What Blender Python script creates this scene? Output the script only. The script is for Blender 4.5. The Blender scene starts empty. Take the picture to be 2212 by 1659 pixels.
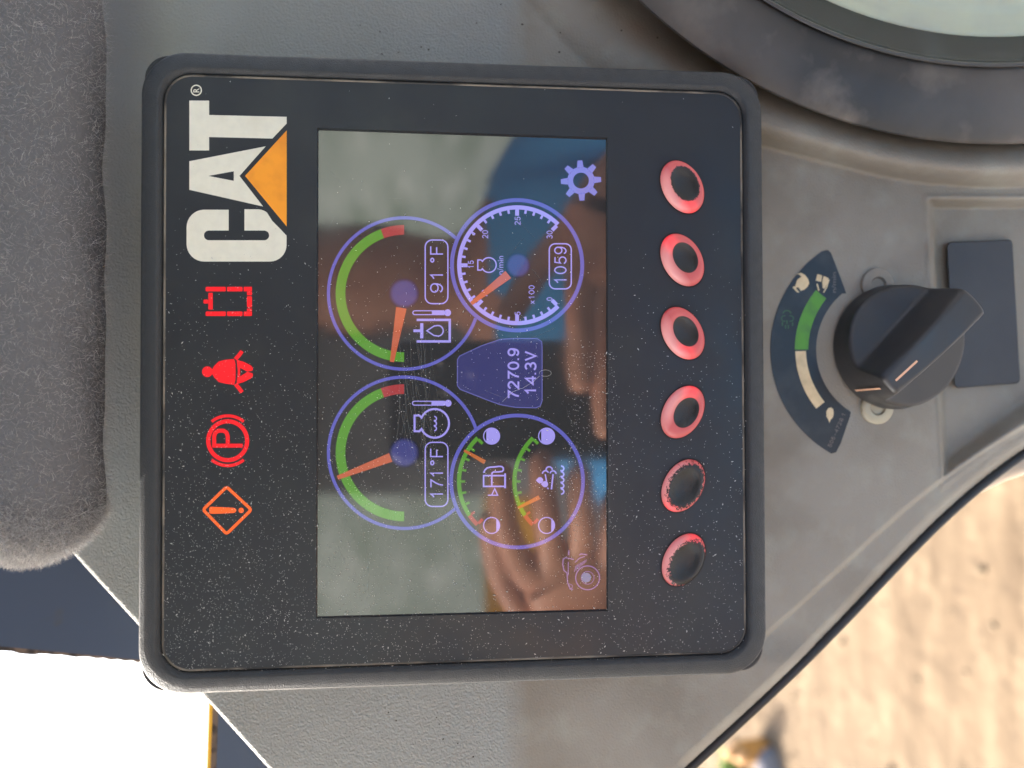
import bpy, bmesh, math, random
import numpy as np
from mathutils import Vector, Matrix
from mathutils.geometry import tessellate_polygon

random.seed(7)
rng = np.random.default_rng(7)
scene = bpy.context.scene
col = scene.collection
rad = math.radians

# ------------------------------------------------------------------ camera
# Panel frame: u = right, v = up along the tilted dash, w = out of the dash towards the operator.
TILT = rad(12)
M = Matrix(((1, 0, 0, 0),
            (0, math.sin(TILT), -math.cos(TILT), 0),
            (0, math.cos(TILT), math.sin(TILT), 0),
            (0, 0, 0, 1)))
CAM_C = Vector((-0.00836, 0.00657, 0.24328))
CAM_R = Matrix(((-0.00292938, 0.99984682, -0.01725539),
                (-0.99592669, -0.00136198, 0.09015637),
                (0.09011906, 0.01744921, 0.99577813)))
F, CX, CY = 1661.0, 1106.0, 829.5          # focal length and centre for a 2212 x 1659 view

cam_d = bpy.data.cameras.new('camera')
cam = bpy.data.objects.new('camera', cam_d)
col.objects.link(cam)
cam.matrix_world = M @ Matrix.Translation(CAM_C) @ CAM_R.to_4x4()
cam_d.sensor_fit = 'HORIZONTAL'
cam_d.sensor_width = 36.0
cam_d.lens = 36.0 * F / 2212.0
cam_d.clip_start = 0.002
cam_d.clip_end = 3000
cam_d.dof.use_dof = True
cam_d.dof.focus_distance = 0.246
cam_d.dof.aperture_fstop = 6.6
scene.camera = cam

# ------------------------------------------------------------------ light
SUN_EL, SUN_AZ = rad(38), rad(-60)          # sun stands ahead of the cab, to the left
world = bpy.data.worlds.new('World')
scene.world = world
world.use_nodes = True
wn = world.node_tree.nodes
sky = wn.new('ShaderNodeTexSky')
sky.sky_type = 'NISHITA'
sky.sun_disc = False
sky.sun_elevation = SUN_EL
sky.sun_rotation = SUN_AZ
sky.dust_density = 6.0
wn['Background'].inputs['Strength'].default_value = 0.13
world.node_tree.links.new(sky.outputs[0], wn['Background'].inputs[0])
sun_d = bpy.data.lights.new('sun', 'SUN')
sun_d.energy = 2.2
sun_d.angle = rad(0.5)
sun_d.color = (1.0, 0.95, 0.87)
sun = bpy.data.objects.new('sun', sun_d)
col.objects.link(sun)
sd = Vector((math.sin(SUN_AZ) * math.cos(SUN_EL), math.cos(SUN_AZ) * math.cos(SUN_EL), math.sin(SUN_EL)))
sun.rotation_euler = sd.to_track_quat('Z', 'Y').to_euler()

EXPOSURE = 2.45
scene.view_settings.view_transform = 'Standard'
scene.view_settings.look = 'None'
scene.view_settings.exposure = EXPOSURE
scene.view_settings.gamma = 1.0
scene.view_settings.use_curve_mapping = False
EK = 1.0 / 2 ** EXPOSURE
scene.cycles.use_denoising = True


# ------------------------------------------------------------------ helpers
def P(px, py, w):
    """point of the plane at height w seen at a pixel of the 2212-wide picture (panel coordinates)"""
    d = CAM_R @ Vector(((px - CX) / F, -(py - CY) / F, -1.0))
    t = (w - CAM_C.z) / d.z
    return CAM_C + d * t


def srgb(r, g, b):
    def f(c):
        c /= 255.0
        return c / 12.92 if c <= 0.04045 else ((c + 0.055) / 1.055) ** 2.4
    return (f(r), f(g), f(b))


def tag(o, label=None, cat=None, group=None, kind=None):
    if label: o['label'] = label
    if cat: o['category'] = cat
    if group: o['group'] = group
    if kind: o['kind'] = kind
    return o


BASE = {}


def thing(name, base, label, cat, group=None):
    """an Empty at a thing's base; base is in panel coordinates"""
    o = bpy.data.objects.new(name, None)
    o.empty_display_size = 0.02
    col.objects.link(o)
    o.matrix_world = M @ Matrix.Translation(Vector(base))
    BASE[o] = Vector(base)
    return tag(o, label, cat, group)


def mesh(name, verts, faces, mat, parent=None, base=None, smooth=False, raw=False):
    """one mesh object; verts in panel coordinates (raw: in world coordinates)"""
    b = Vector(base) if base is not None else (BASE.get(parent, Vector((0, 0, 0))) if parent else Vector((0, 0, 0)))
    me = bpy.data.meshes.new(name)
    vs = np.array([tuple(v) for v in verts], dtype=float).reshape(-1, 3) - np.array(b)
    me.from_pydata([tuple(v) for v in vs], [], [tuple(f) for f in faces])
    if smooth:
        me.polygons.foreach_set('use_smooth', [True] * len(me.polygons))
    me.materials.append(mat)
    me.update()
    o = bpy.data.objects.new(name, me)
    col.objects.link(o)
    if parent:
        o.parent = parent
        BASE[o] = b
    elif not raw:
        o.matrix_world = M @ Matrix.Translation(b)
        BASE[o] = b
    return o


def autosmooth(o, deg=35):
    me = o.data
    bm = bmesh.new(); bm.from_mesh(me)
    bmesh.ops.recalc_face_normals(bm, faces=bm.faces)
    for f in bm.faces: f.smooth = True
    for e in bm.edges:
        if len(e.link_faces) == 2 and e.calc_face_angle(0) > rad(deg): e.smooth = False
    bm.to_mesh(me); bm.free()
    return o


class MB:
    """collects vertices and faces"""
    def __init__(s): s.v, s.f = [], []

    def add(s, vs, fs):
        n = len(s.v); s.v += list(vs); s.f += [tuple(i + n for i in f) for f in fs]

    def poly(s, pts, w, holes=()):
        loops = [[Vector((x, y, 0)) for x, y in pts]] + [[Vector((x, y, 0)) for x, y in h] for h in holes]
        flat = [p for l in loops for p in l]
        tr = tessellate_polygon(loops)
        fs = []
        for t in tr:
            a, b, c = (flat[i] for i in t)
            cr = (b.x - a.x) * (c.y - a.y) - (b.y - a.y) * (c.x - a.x)
            if abs(cr) < 1e-9: continue
            fs.append(t if cr < 0 else t[::-1])       # pixel y runs downwards
        s.add([P(p.x, p.y, w) for p in flat], fs)

    def arc(s, cx, cy, r0, r1, a0, a1, w, n=48):
        """band between radii r0 and r1; angles in degrees, pixel frame (0 = right, 90 = up)"""
        vs, fs = [], []
        for i in range(n + 1):
            a = rad(a0 + (a1 - a0) * i / n)
            for r in (r0, r1):
                vs.append(P(cx + r * math.cos(a), cy - r * math.sin(a), w))
        for i in range(n):
            q = (2 * i, 2 * i + 1, 2 * i + 3, 2 * i + 2)
            fs.append(q if a1 > a0 else q[::-1])
        s.add(vs, fs)

    def disc(s, cx, cy, r, w, n=40, ry=None):
        ry = ry or r
        vs = [P(cx + r * math.cos(2 * math.pi * i / n), cy - ry * math.sin(2 * math.pi * i / n), w) for i in range(n)]
        s.add(vs, [tuple(range(n))])

    def stroke(s, pts, wd, w, closed=False):
        pts = [Vector(p) for p in pts]
        n = len(pts); L, R = [], []
        for i, p in enumerate(pts):
            a = pts[i - 1] if (i or closed) else None
            b = pts[(i + 1) % n] if (i < n - 1 or closed) else None
            d0 = (p - a).normalized() if a is not None else None
            d1 = (b - p).normalized() if b is not None else None
            if d0 is None: d0 = d1
            if d1 is None: d1 = d0
            t = d0 + d1
            if t.length < 1e-6: t = d1
            t.normalize()
            nn = Vector((-t.y, t.x)); k = 1.0 / max(0.45, nn.dot(Vector((-d1.y, d1.x))))
            L.append(p + nn * wd / 2 * k); R.append(p - nn * wd / 2 * k)
        vs = [P(q.x, q.y, w) for pair in zip(L, R) for q in pair]
        m = n if closed else n - 1
        s.add(vs, [(2 * i, 2 * i + 1, (2 * i + 3) % (2 * n), (2 * i + 2) % (2 * n)) for i in range(m)])

    def build(s, name, mat, parent=None, **k):
        o = mesh(name, s.v, s.f, mat, parent, **k)
        return o


def face_out(o, sign=1):
    """make flat print face the operator"""
    bm = bmesh.new(); bm.from_mesh(o.data)
    for f in bm.faces:
        f.normal_update()
        if f.normal.z * sign < 0: f.normal_flip()
    bm.to_mesh(o.data); bm.free()
    return o


def arcpts(cx, cy, r, a0, a1, n=16, ry=None):
    ry = ry or r
    return [(cx + r * math.cos(rad(a0 + (a1 - a0) * i / n)), cy - ry * math.sin(rad(a0 + (a1 - a0) * i / n))) for i in range(n + 1)]


def roundbox(x0, x1, y0, y1, r, n=6):
    return (arcpts(x1 - r, y0 + r, r, 0, 90, n) + arcpts(x0 + r, y0 + r, r, 90, 180, n) +
            arcpts(x0 + r, y1 - r, r, 180, 270, n) + arcpts(x1 - r, y1 - r, r, 270, 360, n))


def text_mesh(txt, bold=0.0, res=4):
    cu = bpy.data.curves.new('t', 'FONT')
    cu.body = txt; cu.offset = bold; cu.resolution_u = res; cu.fill_mode = 'FRONT'
    ob = bpy.data.objects.new('t', cu)
    col.objects.link(ob)
    dg = bpy.context.evaluated_depsgraph_get()
    me = ob.evaluated_get(dg).to_mesh()
    v = np.array([q.co[:2] for q in me.vertices]); f = [tuple(p.vertices) for p in me.polygons]
    ob.evaluated_get(dg).to_mesh_clear()
    bpy.data.objects.remove(ob); bpy.data.curves.remove(cu)
    return v, f


def text(name, txt, xa, xb, ya, yb, w, mat, parent, bold=0.0, rot=0.0):
    """lettering that reads up the picture; xa..xb = top to baseline, yb..ya = start to end"""
    v, f = text_mesh(txt, bold)
    mn, mx = v.min(0), v.max(0)
    q = (v - mn) / np.maximum(mx - mn, 1e-9)
    px = xb + (xa - xb) * q[:, 1]; py = yb + (ya - yb) * q[:, 0]
    if rot:
        cx, cy = (xa + xb) / 2, (ya + yb) / 2; c, s = math.cos(rot), math.sin(rot)
        px, py = cx + (px - cx) * c - (py - cy) * s, cy + (px - cx) * s + (py - cy) * c
    o = mesh(name, [P(a, b, w) for a, b in zip(px, py)], f, mat, parent)
    return face_out(o)


def _arc(cx, cy, rx, ry, a0, a1, n=18):
    return [(cx + rx * math.cos(rad(a0 + (a1 - a0) * i / n)), cy + ry * math.sin(rad(a0 + (a1 - a0) * i / n))) for i in range(n + 1)]


GLYPH = {
    '0': [_arc(.28, .5, .225, .45, 0, 360, 28)],
    '1': [[(.09, .70), (.2, .79), (.29, .95), (.29, .0)]],
    '2': [_arc(.28, .70, .215, .245, 168, -38) + [(.22, .27), (.07, .05), (.53, .05)]],
    '3': [_arc(.27, .725, .19, .225, 158, -80) + _arc(.27, .275, .225, .235, 80, -160)],
    '4': [[(.41, .0), (.41, .93), (.05, .30), (.56, .30)]],
    '5': [[(.49, .93), (.15, .93), (.09, .49)] + _arc(.275, .325, .225, .275, 130, -158)],
    '7': [[(.05, .93), (.52, .93), (.33, .56), (.23, .28), (.19, .0)]],
    '8': [_arc(.28, .725, .19, .225, 0, 360, 24), _arc(.28, .275, .225, .235, 0, 360, 24)],
    '9': [_arc(.28, .665, .215, .285, 0, 360, 26), [(.495, .66), (.485, .42), (.43, .19), (.33, .07), (.22, .05), (.12, .11), (.07, .22)]],
    'F': [[(.08, .0), (.08, .95), (.56, .95)], [(.08, .49), (.5, .49)]],
    'V': [[(.02, .99), (.29, .04), (.56, .99)]],
    'x': [[(.06, .0), (.46, .62)], [(.06, .62), (.46, .0)]],
    '-': [[(.1, .4), (.42, .4)]],
}


def digits(name, txt, xa, xb, ya, yb, w, mt, parent, sw=.105, rot=0.0):
    """stroked numerals; xa..xb = top to baseline, yb..ya = start to end in picture pixels"""
    x, runs = 0.0, []
    for ch in txt:
        if ch == ' ': x += .3; continue
        if ch == '.':
            runs.append([(x + .06, .0), (x + .06, .13)]); x += .26; continue
        if ch == '\u00b0':
            runs.append([(x + .16 + p, q) for p, q in _arc(0, .83, .115, .115, 0, 360, 18)]); x += .46; continue
        for path in GLYPH[ch]: runs.append([(x + p, q) for p, q in path])
        x += .66
    xs = [p[0] for r in runs for p in r]; x0, x1 = min(xs), max(xs)
    b = MB(); cap = xb - xa; c, s_ = math.cos(rot), math.sin(rot); cx, cy = (xa + xb) / 2, (ya + yb) / 2
    for i, r in enumerate(runs):
        pts = []
        for p, q in r:
            X, Y = xb - q * cap, yb + (ya - yb) * (p - x0) / (x1 - x0)
            pts.append((cx + (X - cx) * c - (Y - cy) * s_, cy + (X - cx) * s_ + (Y - cy) * c))
        cl = len(pts) > 10 and (Vector(pts[0]) - Vector(pts[-1])).length < .01
        b.stroke(pts[:-1] if cl else pts, sw * cap, w + i * 3e-6, cl)
    return face_out(b.build(name, mt, parent))


def rrect(hu, hv, r, n=10, cu=0.0, cv=0.0):
    pts = []
    for qx, qy, a in ((1, 1, 0), (-1, 1, 90), (-1, -1, 180), (1, -1, 270)):
        for i in range(n + 1):
            t = rad(a + 90 * i / n)
            pts.append((cu + qx * (hu - r) + r * math.cos(t), cv + qy * (hv - r) + r * math.sin(t)))
    return pts


def loft(loops, cap0=False, cap1=False):
    """loops: lists of equally many 3-D points"""
    n = len(loops[0]); vs = [p for l in loops for p in l]; fs = []
    for k in range(len(loops) - 1):
        for i in range(n):
            j = (i + 1) % n
            fs.append((k * n + i, k * n + j, (k + 1) * n + j, (k + 1) * n + i))
    if cap0: fs.append(tuple(range(n))[::-1])
    if cap1: fs.append(tuple(range((len(loops) - 1) * n, len(loops) * n)))
    return vs, fs


def tube(pts, r, n=8):
    """a round bar along 3-D points; r a number or one per point"""
    pts = [Vector(p) for p in pts]; vs, fs = [], []
    up = Vector((0, 0, 1))
    for i, p in enumerate(pts):
        d = (pts[min(i + 1, len(pts) - 1)] - pts[max(i - 1, 0)]).normalized()
        a = d.cross(up)
        if a.length < 1e-3: a = d.cross(Vector((1, 0, 0)))
        a.normalize(); b = d.cross(a)
        rr = r[i] if hasattr(r, '__len__') else r
        for k in range(n):
            t = 2 * math.pi * k / n
            vs.append(p + (a * math.cos(t) + b * math.sin(t)) * rr)
    for i in range(len(pts) - 1):
        for k in range(n):
            fs.append((i * n + k, i * n + (k + 1) % n, (i + 1) * n + (k + 1) % n, (i + 1) * n + k))
    fs.append(tuple(range(n))[::-1]); fs.append(tuple(range((len(pts) - 1) * n, len(pts) * n)))
    return vs, fs


# ------------------------------------------------------------------ materials
def mat(name, base, rough=0.5, ior=1.5, emit=None, es=1.0, metal=0.0, var=None, bump=None, spec=None, dirt=None, rvar=None):
    """principled material; var = (colour, scale, low, high), bump = [(scale, height_m), ...]"""
    m = bpy.data.materials.new(name); m.use_nodes = True
    nt = m.node_tree; N = nt.nodes; Lk = nt.links
    b = N['Principled BSDF']
    b.inputs['Roughness'].default_value = rough
    b.inputs['IOR'].default_value = ior
    b.inputs['Metallic'].default_value = metal
    if spec is not None: b.inputs['Specular IOR Level'].default_value = spec
    b.inputs['Base Color'].default_value = (*base, 1)
    tc = N.new('ShaderNodeTexCoord')
    out = None
    for v in ([var] if var and not isinstance(var, list) else (var or [])):
        c2, sc, lo, hi = v[:4]
        nz = N.new('ShaderNodeTexNoise'); nz.inputs['Scale'].default_value = sc; nz.inputs['Detail'].default_value = 6
        if len(v) > 4:
            mp = N.new('ShaderNodeMapping'); mp.inputs['Scale'].default_value = v[4]
            Lk.new(tc.outputs['Object'], mp.inputs[0]); Lk.new(mp.outputs[0], nz.inputs['Vector'])
        else:
            Lk.new(tc.outputs['Object'], nz.inputs['Vector'])
        mr = N.new('ShaderNodeMapRange'); mr.inputs[1].default_value = lo; mr.inputs[2].default_value = hi
        Lk.new(nz.outputs['Fac'], mr.inputs[0])
        mx = N.new('ShaderNodeMix'); mx.data_type = 'RGBA'
        Lk.new(mr.outputs[0], mx.inputs[0])
        if out is None: mx.inputs[6].default_value = (*base, 1)
        else: Lk.new(out, mx.inputs[6])
        mx.inputs[7].default_value = (*c2, 1)
        out = mx.outputs[2]
    if out is not None: Lk.new(out, b.inputs['Base Color'])
    if rvar:
        nz = N.new('ShaderNodeTexNoise'); nz.inputs['Scale'].default_value = rvar[0]; nz.inputs['Detail'].default_value = 5
        Lk.new(tc.outputs['Object'], nz.inputs['Vector'])
        mr = N.new('ShaderNodeMapRange'); mr.inputs[1].default_value = .35; mr.inputs[2].default_value = .65
        mr.inputs[3].default_value = rvar[1]; mr.inputs[4].default_value = rvar[2]
        Lk.new(nz.outputs['Fac'], mr.inputs[0]); Lk.new(mr.outputs[0], b.inputs['Roughness'])
    if emit is not None:
        b.inputs['Emission Color'].default_value = (*emit, 1)
        b.inputs['Emission Strength'].default_value = es * EK
    prev = None
    for sc, hgt in (bump or []):
        nz = N.new('ShaderNodeTexNoise'); nz.inputs['Scale'].default_value = sc; nz.inputs['Detail'].default_value = 2
        Lk.new(tc.outputs['Object'], nz.inputs['Vector'])
        bp = N.new('ShaderNodeBump'); bp.inputs['Distance'].default_value = hgt; bp.inputs['Strength'].default_value = 1
        Lk.new(nz.outputs['Fac'], bp.inputs['Height'])
        if prev: Lk.new(prev, bp.inputs['Normal'])
        prev = bp.outputs[0]
    if prev: Lk.new(prev, b.inputs['Normal'])
    return m


def glow(name, rgb, es=0.9):
    """a lit patch of the display behind its glossy cover"""
    return mat(name, (0.02, 0.021, 0.02), rough=0.05, ior=1.8, emit=srgb(*rgb), es=es)


MT = {}
MT['bezel'] = mat('bezel_plastic', (0.030, 0.034, 0.038), rough=0.5, bump=[(2600, 0.00022)], rvar=(300, .42, .6))
MT['back'] = mat('housing_plastic', (0.02, 0.021, 0.023), rough=0.55, bump=[(2200, 0.0001)])
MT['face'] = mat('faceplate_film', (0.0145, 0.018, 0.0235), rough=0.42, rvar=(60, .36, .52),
                 var=((0.023, 0.026, 0.028), 45, .5, .78), bump=[(3000, 0.00002)])  # faint blue of glare and sheen mixed into the base colour
MT['seam'] = mat('dusty_seam', srgb(122, 114, 102), rough=0.55, var=(srgb(46, 45, 44), 55, .42, .6))
MT['screen'] = mat('display_glass', (0.03, 0.031, 0.030), rough=0.05, ior=1.85, emit=srgb(20, 21, 26), es=1.0, rvar=(50, .03, .08))
MT['lilac'] = glow('display_lilac', (168, 158, 246))
MT['ring'] = glow('display_ring_blue', (98, 98, 190))
MT['green'] = glow('display_green', (88, 152, 46))
MT['red'] = glow('display_red', (172, 58, 62))
MT['needle'] = glow('display_orange', (198, 98, 66))
MT['needle2'] = glow('display_ochre', (190, 104, 50))
MT['pod'] = glow('display_navy', (54, 55, 112))
MT['podedge'] = glow('display_navy_edge', (104, 104, 176))
MT['gear'] = glow('display_gear', (135, 135, 220))
MT['camviolet'] = glow('display_camera', (140, 112, 170))
MT['lens'] = glow('display_lens', (112, 128, 170))
MT['logo'] = mat('printed_cream', srgb(228, 225, 208), rough=0.5, var=[(srgb(212, 208, 190), 120, .55, .8), (srgb(222, 219, 203), 400, .4, .7)])
MT['orange'] = mat('printed_orange', srgb(250, 160, 35), rough=0.5, var=(srgb(228, 142, 34), 90, .5, .7))
MT['dust'] = mat('pale_dust', srgb(190, 190, 186), rough=0.9)
MT['warnred'] = mat('warning_red', (0.10, 0.004, 0.006), rough=0.5, emit=(0.96, 0.001, 0.008), es=1.0)
MT['warnamber'] = mat('warning_amber', (0.12, 0.03, 0.006), rough=0.5, emit=(1.0, 0.12, 0.012), es=1.0)
MT['console'] = mat('console_plastic', srgb(143, 137, 127), rough=0.6,
                    var=[(srgb(132, 125, 114), 26, .42, .7), (srgb(150, 147, 136), 90, .5, .8), (srgb(118, 109, 97), 14, .54, .78)],
                    bump=[(1300, 0.00022)])


def two_finish(m):
    """grey grained upper half and dusty smooth lower half, parted at the crease"""
    N, Lk = m.node_tree.nodes, m.node_tree.links
    b = N['Principled BSDF']; tc = N['Texture Coordinate']
    sx = N.new('ShaderNodeSeparateXYZ'); Lk.new(tc.outputs['Object'], sx.inputs[0])
    yc = P(1112, 829, W0).y - P(1500, 1000, W0).y
    wob = N.new('ShaderNodeTexNoise'); wob.inputs['Scale'].default_value = 40; Lk.new(tc.outputs['Object'], wob.inputs['Vector'])
    ma = N.new('ShaderNodeMath'); ma.operation = 'MULTIPLY_ADD'; ma.inputs[1].default_value = .004; Lk.new(wob.outputs['Fac'], ma.inputs[0]); Lk.new(sx.outputs['Y'], ma.inputs[2])
    mr = N.new('ShaderNodeMapRange'); mr.inputs[1].default_value = yc - .003; mr.inputs[2].default_value = yc + .007
    Lk.new(ma.outputs[0], mr.inputs[0])
    old = b.inputs['Base Color'].links[0].from_socket
    n1 = N.new('ShaderNodeTexNoise'); n1.inputs['Scale'].default_value = 40; n1.inputs['Detail'].default_value = 6
    Lk.new(tc.outputs['Object'], n1.inputs['Vector'])
    c1 = N.new('ShaderNodeMix'); c1.data_type = 'RGBA'; c1.inputs[6].default_value = (*srgb(149, 152, 149), 1); c1.inputs[7].default_value = (*srgb(135, 136, 132), 1)
    Lk.new(n1.outputs['Fac'], c1.inputs[0])
    mx = N.new('ShaderNodeMix'); mx.data_type = 'RGBA'
    Lk.new(mr.outputs[0], mx.inputs[0]); Lk.new(old, mx.inputs[6]); Lk.new(c1.outputs[2], mx.inputs[7]); Lk.new(mx.outputs[2], b.inputs['Base Color'])
    vo = N.new('ShaderNodeTexVoronoi'); vo.inputs['Scale'].default_value = 1350; vo.feature = 'SMOOTH_F1'
    nv = N.new('ShaderNodeTexNoise'); nv.inputs['Scale'].default_value = 500; Lk.new(tc.outputs['Object'], nv.inputs['Vector'])
    vm = N.new('ShaderNodeVectorMath'); vm.operation = 'MULTIPLY_ADD'; vm.inputs[1].default_value = (.002, .002, .002)
    Lk.new(nv.outputs['Color'], vm.inputs[0]); Lk.new(tc.outputs['Object'], vm.inputs[2]); Lk.new(vm.outputs[0], vo.inputs['Vector'])
    bp = N.new('ShaderNodeBump'); bp.inputs['Distance'].default_value = .00033
    Lk.new(vo.outputs['Distance'], bp.inputs['Height']); Lk.new(mr.outputs[0], bp.inputs['Strength'])
    Lk.new(b.inputs['Normal'].links[0].from_socket, bp.inputs['Normal']); Lk.new(bp.outputs[0], b.inputs['Normal'])


W0 = -0.030
two_finish(MT['console'])
MT['rubber'] = mat('black_rubber', (0.018, 0.018, 0.02), rough=0.45)
MT['knob'] = mat('knob_plastic', (0.04, 0.04, 0.042), rough=0.32, bump=[(1500, 0.00003)], rvar=(90, .3, .5))
MT['mark'] = mat('knob_mark', srgb(226, 178, 146), rough=0.6)
MT['washer'] = mat('clear_washer', srgb(176, 168, 146), rough=0.15)
MT['decal'] = mat('sticker_black', (0.017, 0.018, 0.021), rough=0.4, var=((0.045, 0.044, 0.045), 80, .5, .75))
MT['dgreen'] = mat('sticker_green', srgb(88, 150, 52), rough=0.5, var=(srgb(80, 132, 58), 200, .45, .7))
MT['dcream'] = mat('sticker_cream', srgb(222, 200, 160), rough=0.5, var=(srgb(200, 178, 140), 200, .45, .7))
MT['dfaint'] = mat('sticker_faint', srgb(120, 106, 98), rough=0.5)
MT['dgfaint'] = mat('sticker_faint_green', srgb(62, 100, 58), rough=0.5)
MT['blank'] = mat('blank_cover', (0.042, 0.044, 0.052), rough=0.5, var=((0.052, 0.053, 0.058), 60, .4, .7), bump=[(1800, 0.00005)])
MT['ringrim'] = mat('dish_rim', (0.034, 0.033, 0.032), rough=0.5, var=[(srgb(98, 92, 87), 14, .36, .75), (srgb(118, 110, 102), 60, .52, .85)], bump=[(700, 0.00004)])
MT['dishlip'] = mat('dish_lip', (0.05, 0.05, 0.05), rough=0.22)
MT['dishwall'] = mat('dish_wall', (0.012, 0.016, 0.017), rough=0.25, var=((0.05, 0.06, 0.06), 60, .55, .8))
MT['dishface'] = mat('dish_face', srgb(196, 202, 176), rough=0.25, var=(srgb(176, 180, 168), 30, .4, .7))
MT['frame'] = mat('window_frame_glare_blue', (0.042, 0.06, 0.105), rough=0.5, var=((0.06, 0.055, 0.05), 70, .6, .8))  # bluish lift of lens glare mixed into the dark frame colour
MT['foam'] = mat('foam_seal', srgb(120, 100, 85), rough=0.9, var=(srgb(60, 50, 45), 160, .45, .6))
MT['yellow'] = mat('yellow_paint', srgb(235, 180, 30), rough=0.5)
MT['beige'] = mat('beige_trim', srgb(176, 160, 142), rough=0.6)

# ------------------------------------------------------------------ ground
GZ = -1.75                                   # ground below the dash


def ground_material():
    m = mat('sandy_dirt', srgb(105, 89, 69), rough=0.95,
            var=[(srgb(88, 73, 55), 3.0, .42, .64, (.45, 2.0, 1)), (srgb(120, 104, 82), 9, .48, .68, (.5, 1.8, 1)), (srgb(84, 70, 54), 17, .58, .74)],
            bump=[(4, 0.02), (22, 0.008)])
    return m


gm = ground_material()
gv, gf = [], []
NG = 60
for j in range(NG + 1):
    for i in range(NG + 1):
        def sp(t):
            t = (t / NG) * 2 - 1
            return math.copysign(abs(t) ** 3 * 900 + abs(t) * 12, t)
        x, y = sp(i), sp(j)
        d = math.hypot(x, y)
        z = GZ + (0.03 * math.sin(x * 2.1 + 1) * math.sin(y * 3.3) if d < 30 else 0)
        gv.append((x, y, z))
for j in range(NG):
    for i in range(NG):
        a = j * (NG + 1) + i
        gf.append((a, a + 1, a + NG + 2, a + NG + 1))
ground = mesh('ground', gv, gf, gm, raw=True, smooth=True)
tag(ground, kind='structure')



def G(px, py):
    """ground point seen at a pixel (world coordinates)"""
    a, b = M @ CAM_C, M @ P(px, py, 0.0)
    d_ = b - a
    return a + d_ * ((GZ - a.z) / d_.z)


def rev(c, prof, n=28):
    vs, fs = [], []
    for r, z in prof:
        for i in range(n): vs.append(Vector((c.x + r * math.cos(6.2832 * i / n), c.y + r * math.sin(6.2832 * i / n), c.z + z)))
    for j in range(len(prof) - 1):
        for i in range(n): fs.append((j * n + i, j * n + (i + 1) % n, (j + 1) * n + (i + 1) % n, (j + 1) * n + i))
    fs.append(tuple(range(n))[::-1]); fs.append(tuple(range((len(prof) - 1) * n, len(prof) * n)))
    return vs, fs


# loose stones and clods scattered over the dirt
rs = np.random.default_rng(11)
sv_, sf_ = [], []
ico = [(0, 0, 1)] + [(math.cos(a) * .9, math.sin(a) * .9, .35) for a in np.linspace(0, 6.2832, 7)[:-1]] + [(math.cos(a), math.sin(a), -.4) for a in np.linspace(.5, 6.7832, 7)[:-1]]
for k_ in range(420):
    c = Vector((rs.uniform(-3.2, 1.2), rs.uniform(.6, 3.4), GZ + .004)); r = rs.choice([.007, .011, .016], p=[.5, .35, .15]); n_ = len(sv_)
    a0 = rs.uniform(0, 6.28)
    for x, y, z in ico:
        j_ = rs.uniform(.75, 1.25)
        sv_.append(c + Vector(((x * math.cos(a0) - y * .7 * math.sin(a0)) * r * j_, (x * math.sin(a0) + y * .7 * math.cos(a0)) * r * j_, z * r * .7)))
    for i in range(6):
        q = (i + 1) % 6
        sf_ += [(n_, n_ + 1 + i, n_ + 1 + q), (n_ + 1 + i, n_ + 7 + i, n_ + 1 + q), (n_ + 1 + q, n_ + 7 + i, n_ + 7 + q)]
tag(mesh('ground_stones', sv_, sf_, mat('stone_tan', srgb(116, 102, 82), rough=.95, var=(srgb(98, 85, 68), 4, .4, .6)), raw=True, smooth=True),
    'small stones and clods scattered over the sandy ground', 'stones', kind='stuff')
g0 = G(1650, 1618)
v, f = rev(g0 + Vector((0, 0, -.01)), [(.036, 0), (.042, .01), (.044, .06), (.041, .067), (.044, .075), (.044, .12), (.030, .137), (.018, .142), (.016, .16), (.019, .161), (.019, .172), (.005, .173)])
can = mesh('canister', v, f, mat('canister_orange', srgb(176, 126, 62), rough=.6, var=(srgb(150, 112, 70), 9, .5, .7)), raw=True)
autosmooth(can, 40)
tag(can, 'blurred orange canister standing on the sandy ground past the dash rim', 'canister')
g1 = G(1668, 1672)
pts = []
for k_ in range(9):
    a = 6.2832 * k_ / 9; r = .075 * (1 + .25 * math.sin(k_ * 2.3))
    pts.append((r * math.cos(a), r * .7 * math.sin(a)))
lv = [[Vector((g1.x + .02 + x * k2, g1.y + y * k2, g1.z - .02 + z)) for x, y in pts] for k2, z in ((1, 0), (1.03, .04), (.8, .07), (.4, .08))]
vv = [p for l in lv for p in l]; ff = []
for j in range(3):
    for i in range(9): ff.append((j * 9 + i, j * 9 + (i + 1) % 9, (j + 1) * 9 + (i + 1) % 9, (j + 1) * 9 + i))
ff.append(tuple(range(27, 36)))
rock = mesh('rock', vv, ff, mat('rock_grey', srgb(112, 112, 118), rough=.9, var=(srgb(80, 80, 88), 6, .4, .7)), raw=True, smooth=True)
tag(rock, 'blurred grey rock lying on the ground beside the orange canister', 'rock')
g2 = G(1590, 1662)
wv_, wf_ = [], []
for k_ in range(60):
    a = random.uniform(0, 6.28); l = random.uniform(.06, .12); t_ = random.uniform(.3, 1.0)
    d_ = Vector((math.cos(a) * t_, math.sin(a) * t_, 1)).normalized(); sd_ = d_.cross(Vector((0, 0, 1))).normalized() * .012
    b_ = g2 + Vector((random.uniform(-.03, .03), random.uniform(-.03, .03), -.01)); n_ = len(wv_)
    wv_ += [b_ - sd_ * .4, b_ + sd_ * .4, b_ + d_ * l * .6 + sd_, b_ + d_ * l * .6 - sd_, b_ + d_ * l + Vector((0, 0, -.02))]
    wf_ += [(n_, n_ + 1, n_ + 2, n_ + 3), (n_ + 3, n_ + 2, n_ + 4)]
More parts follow.
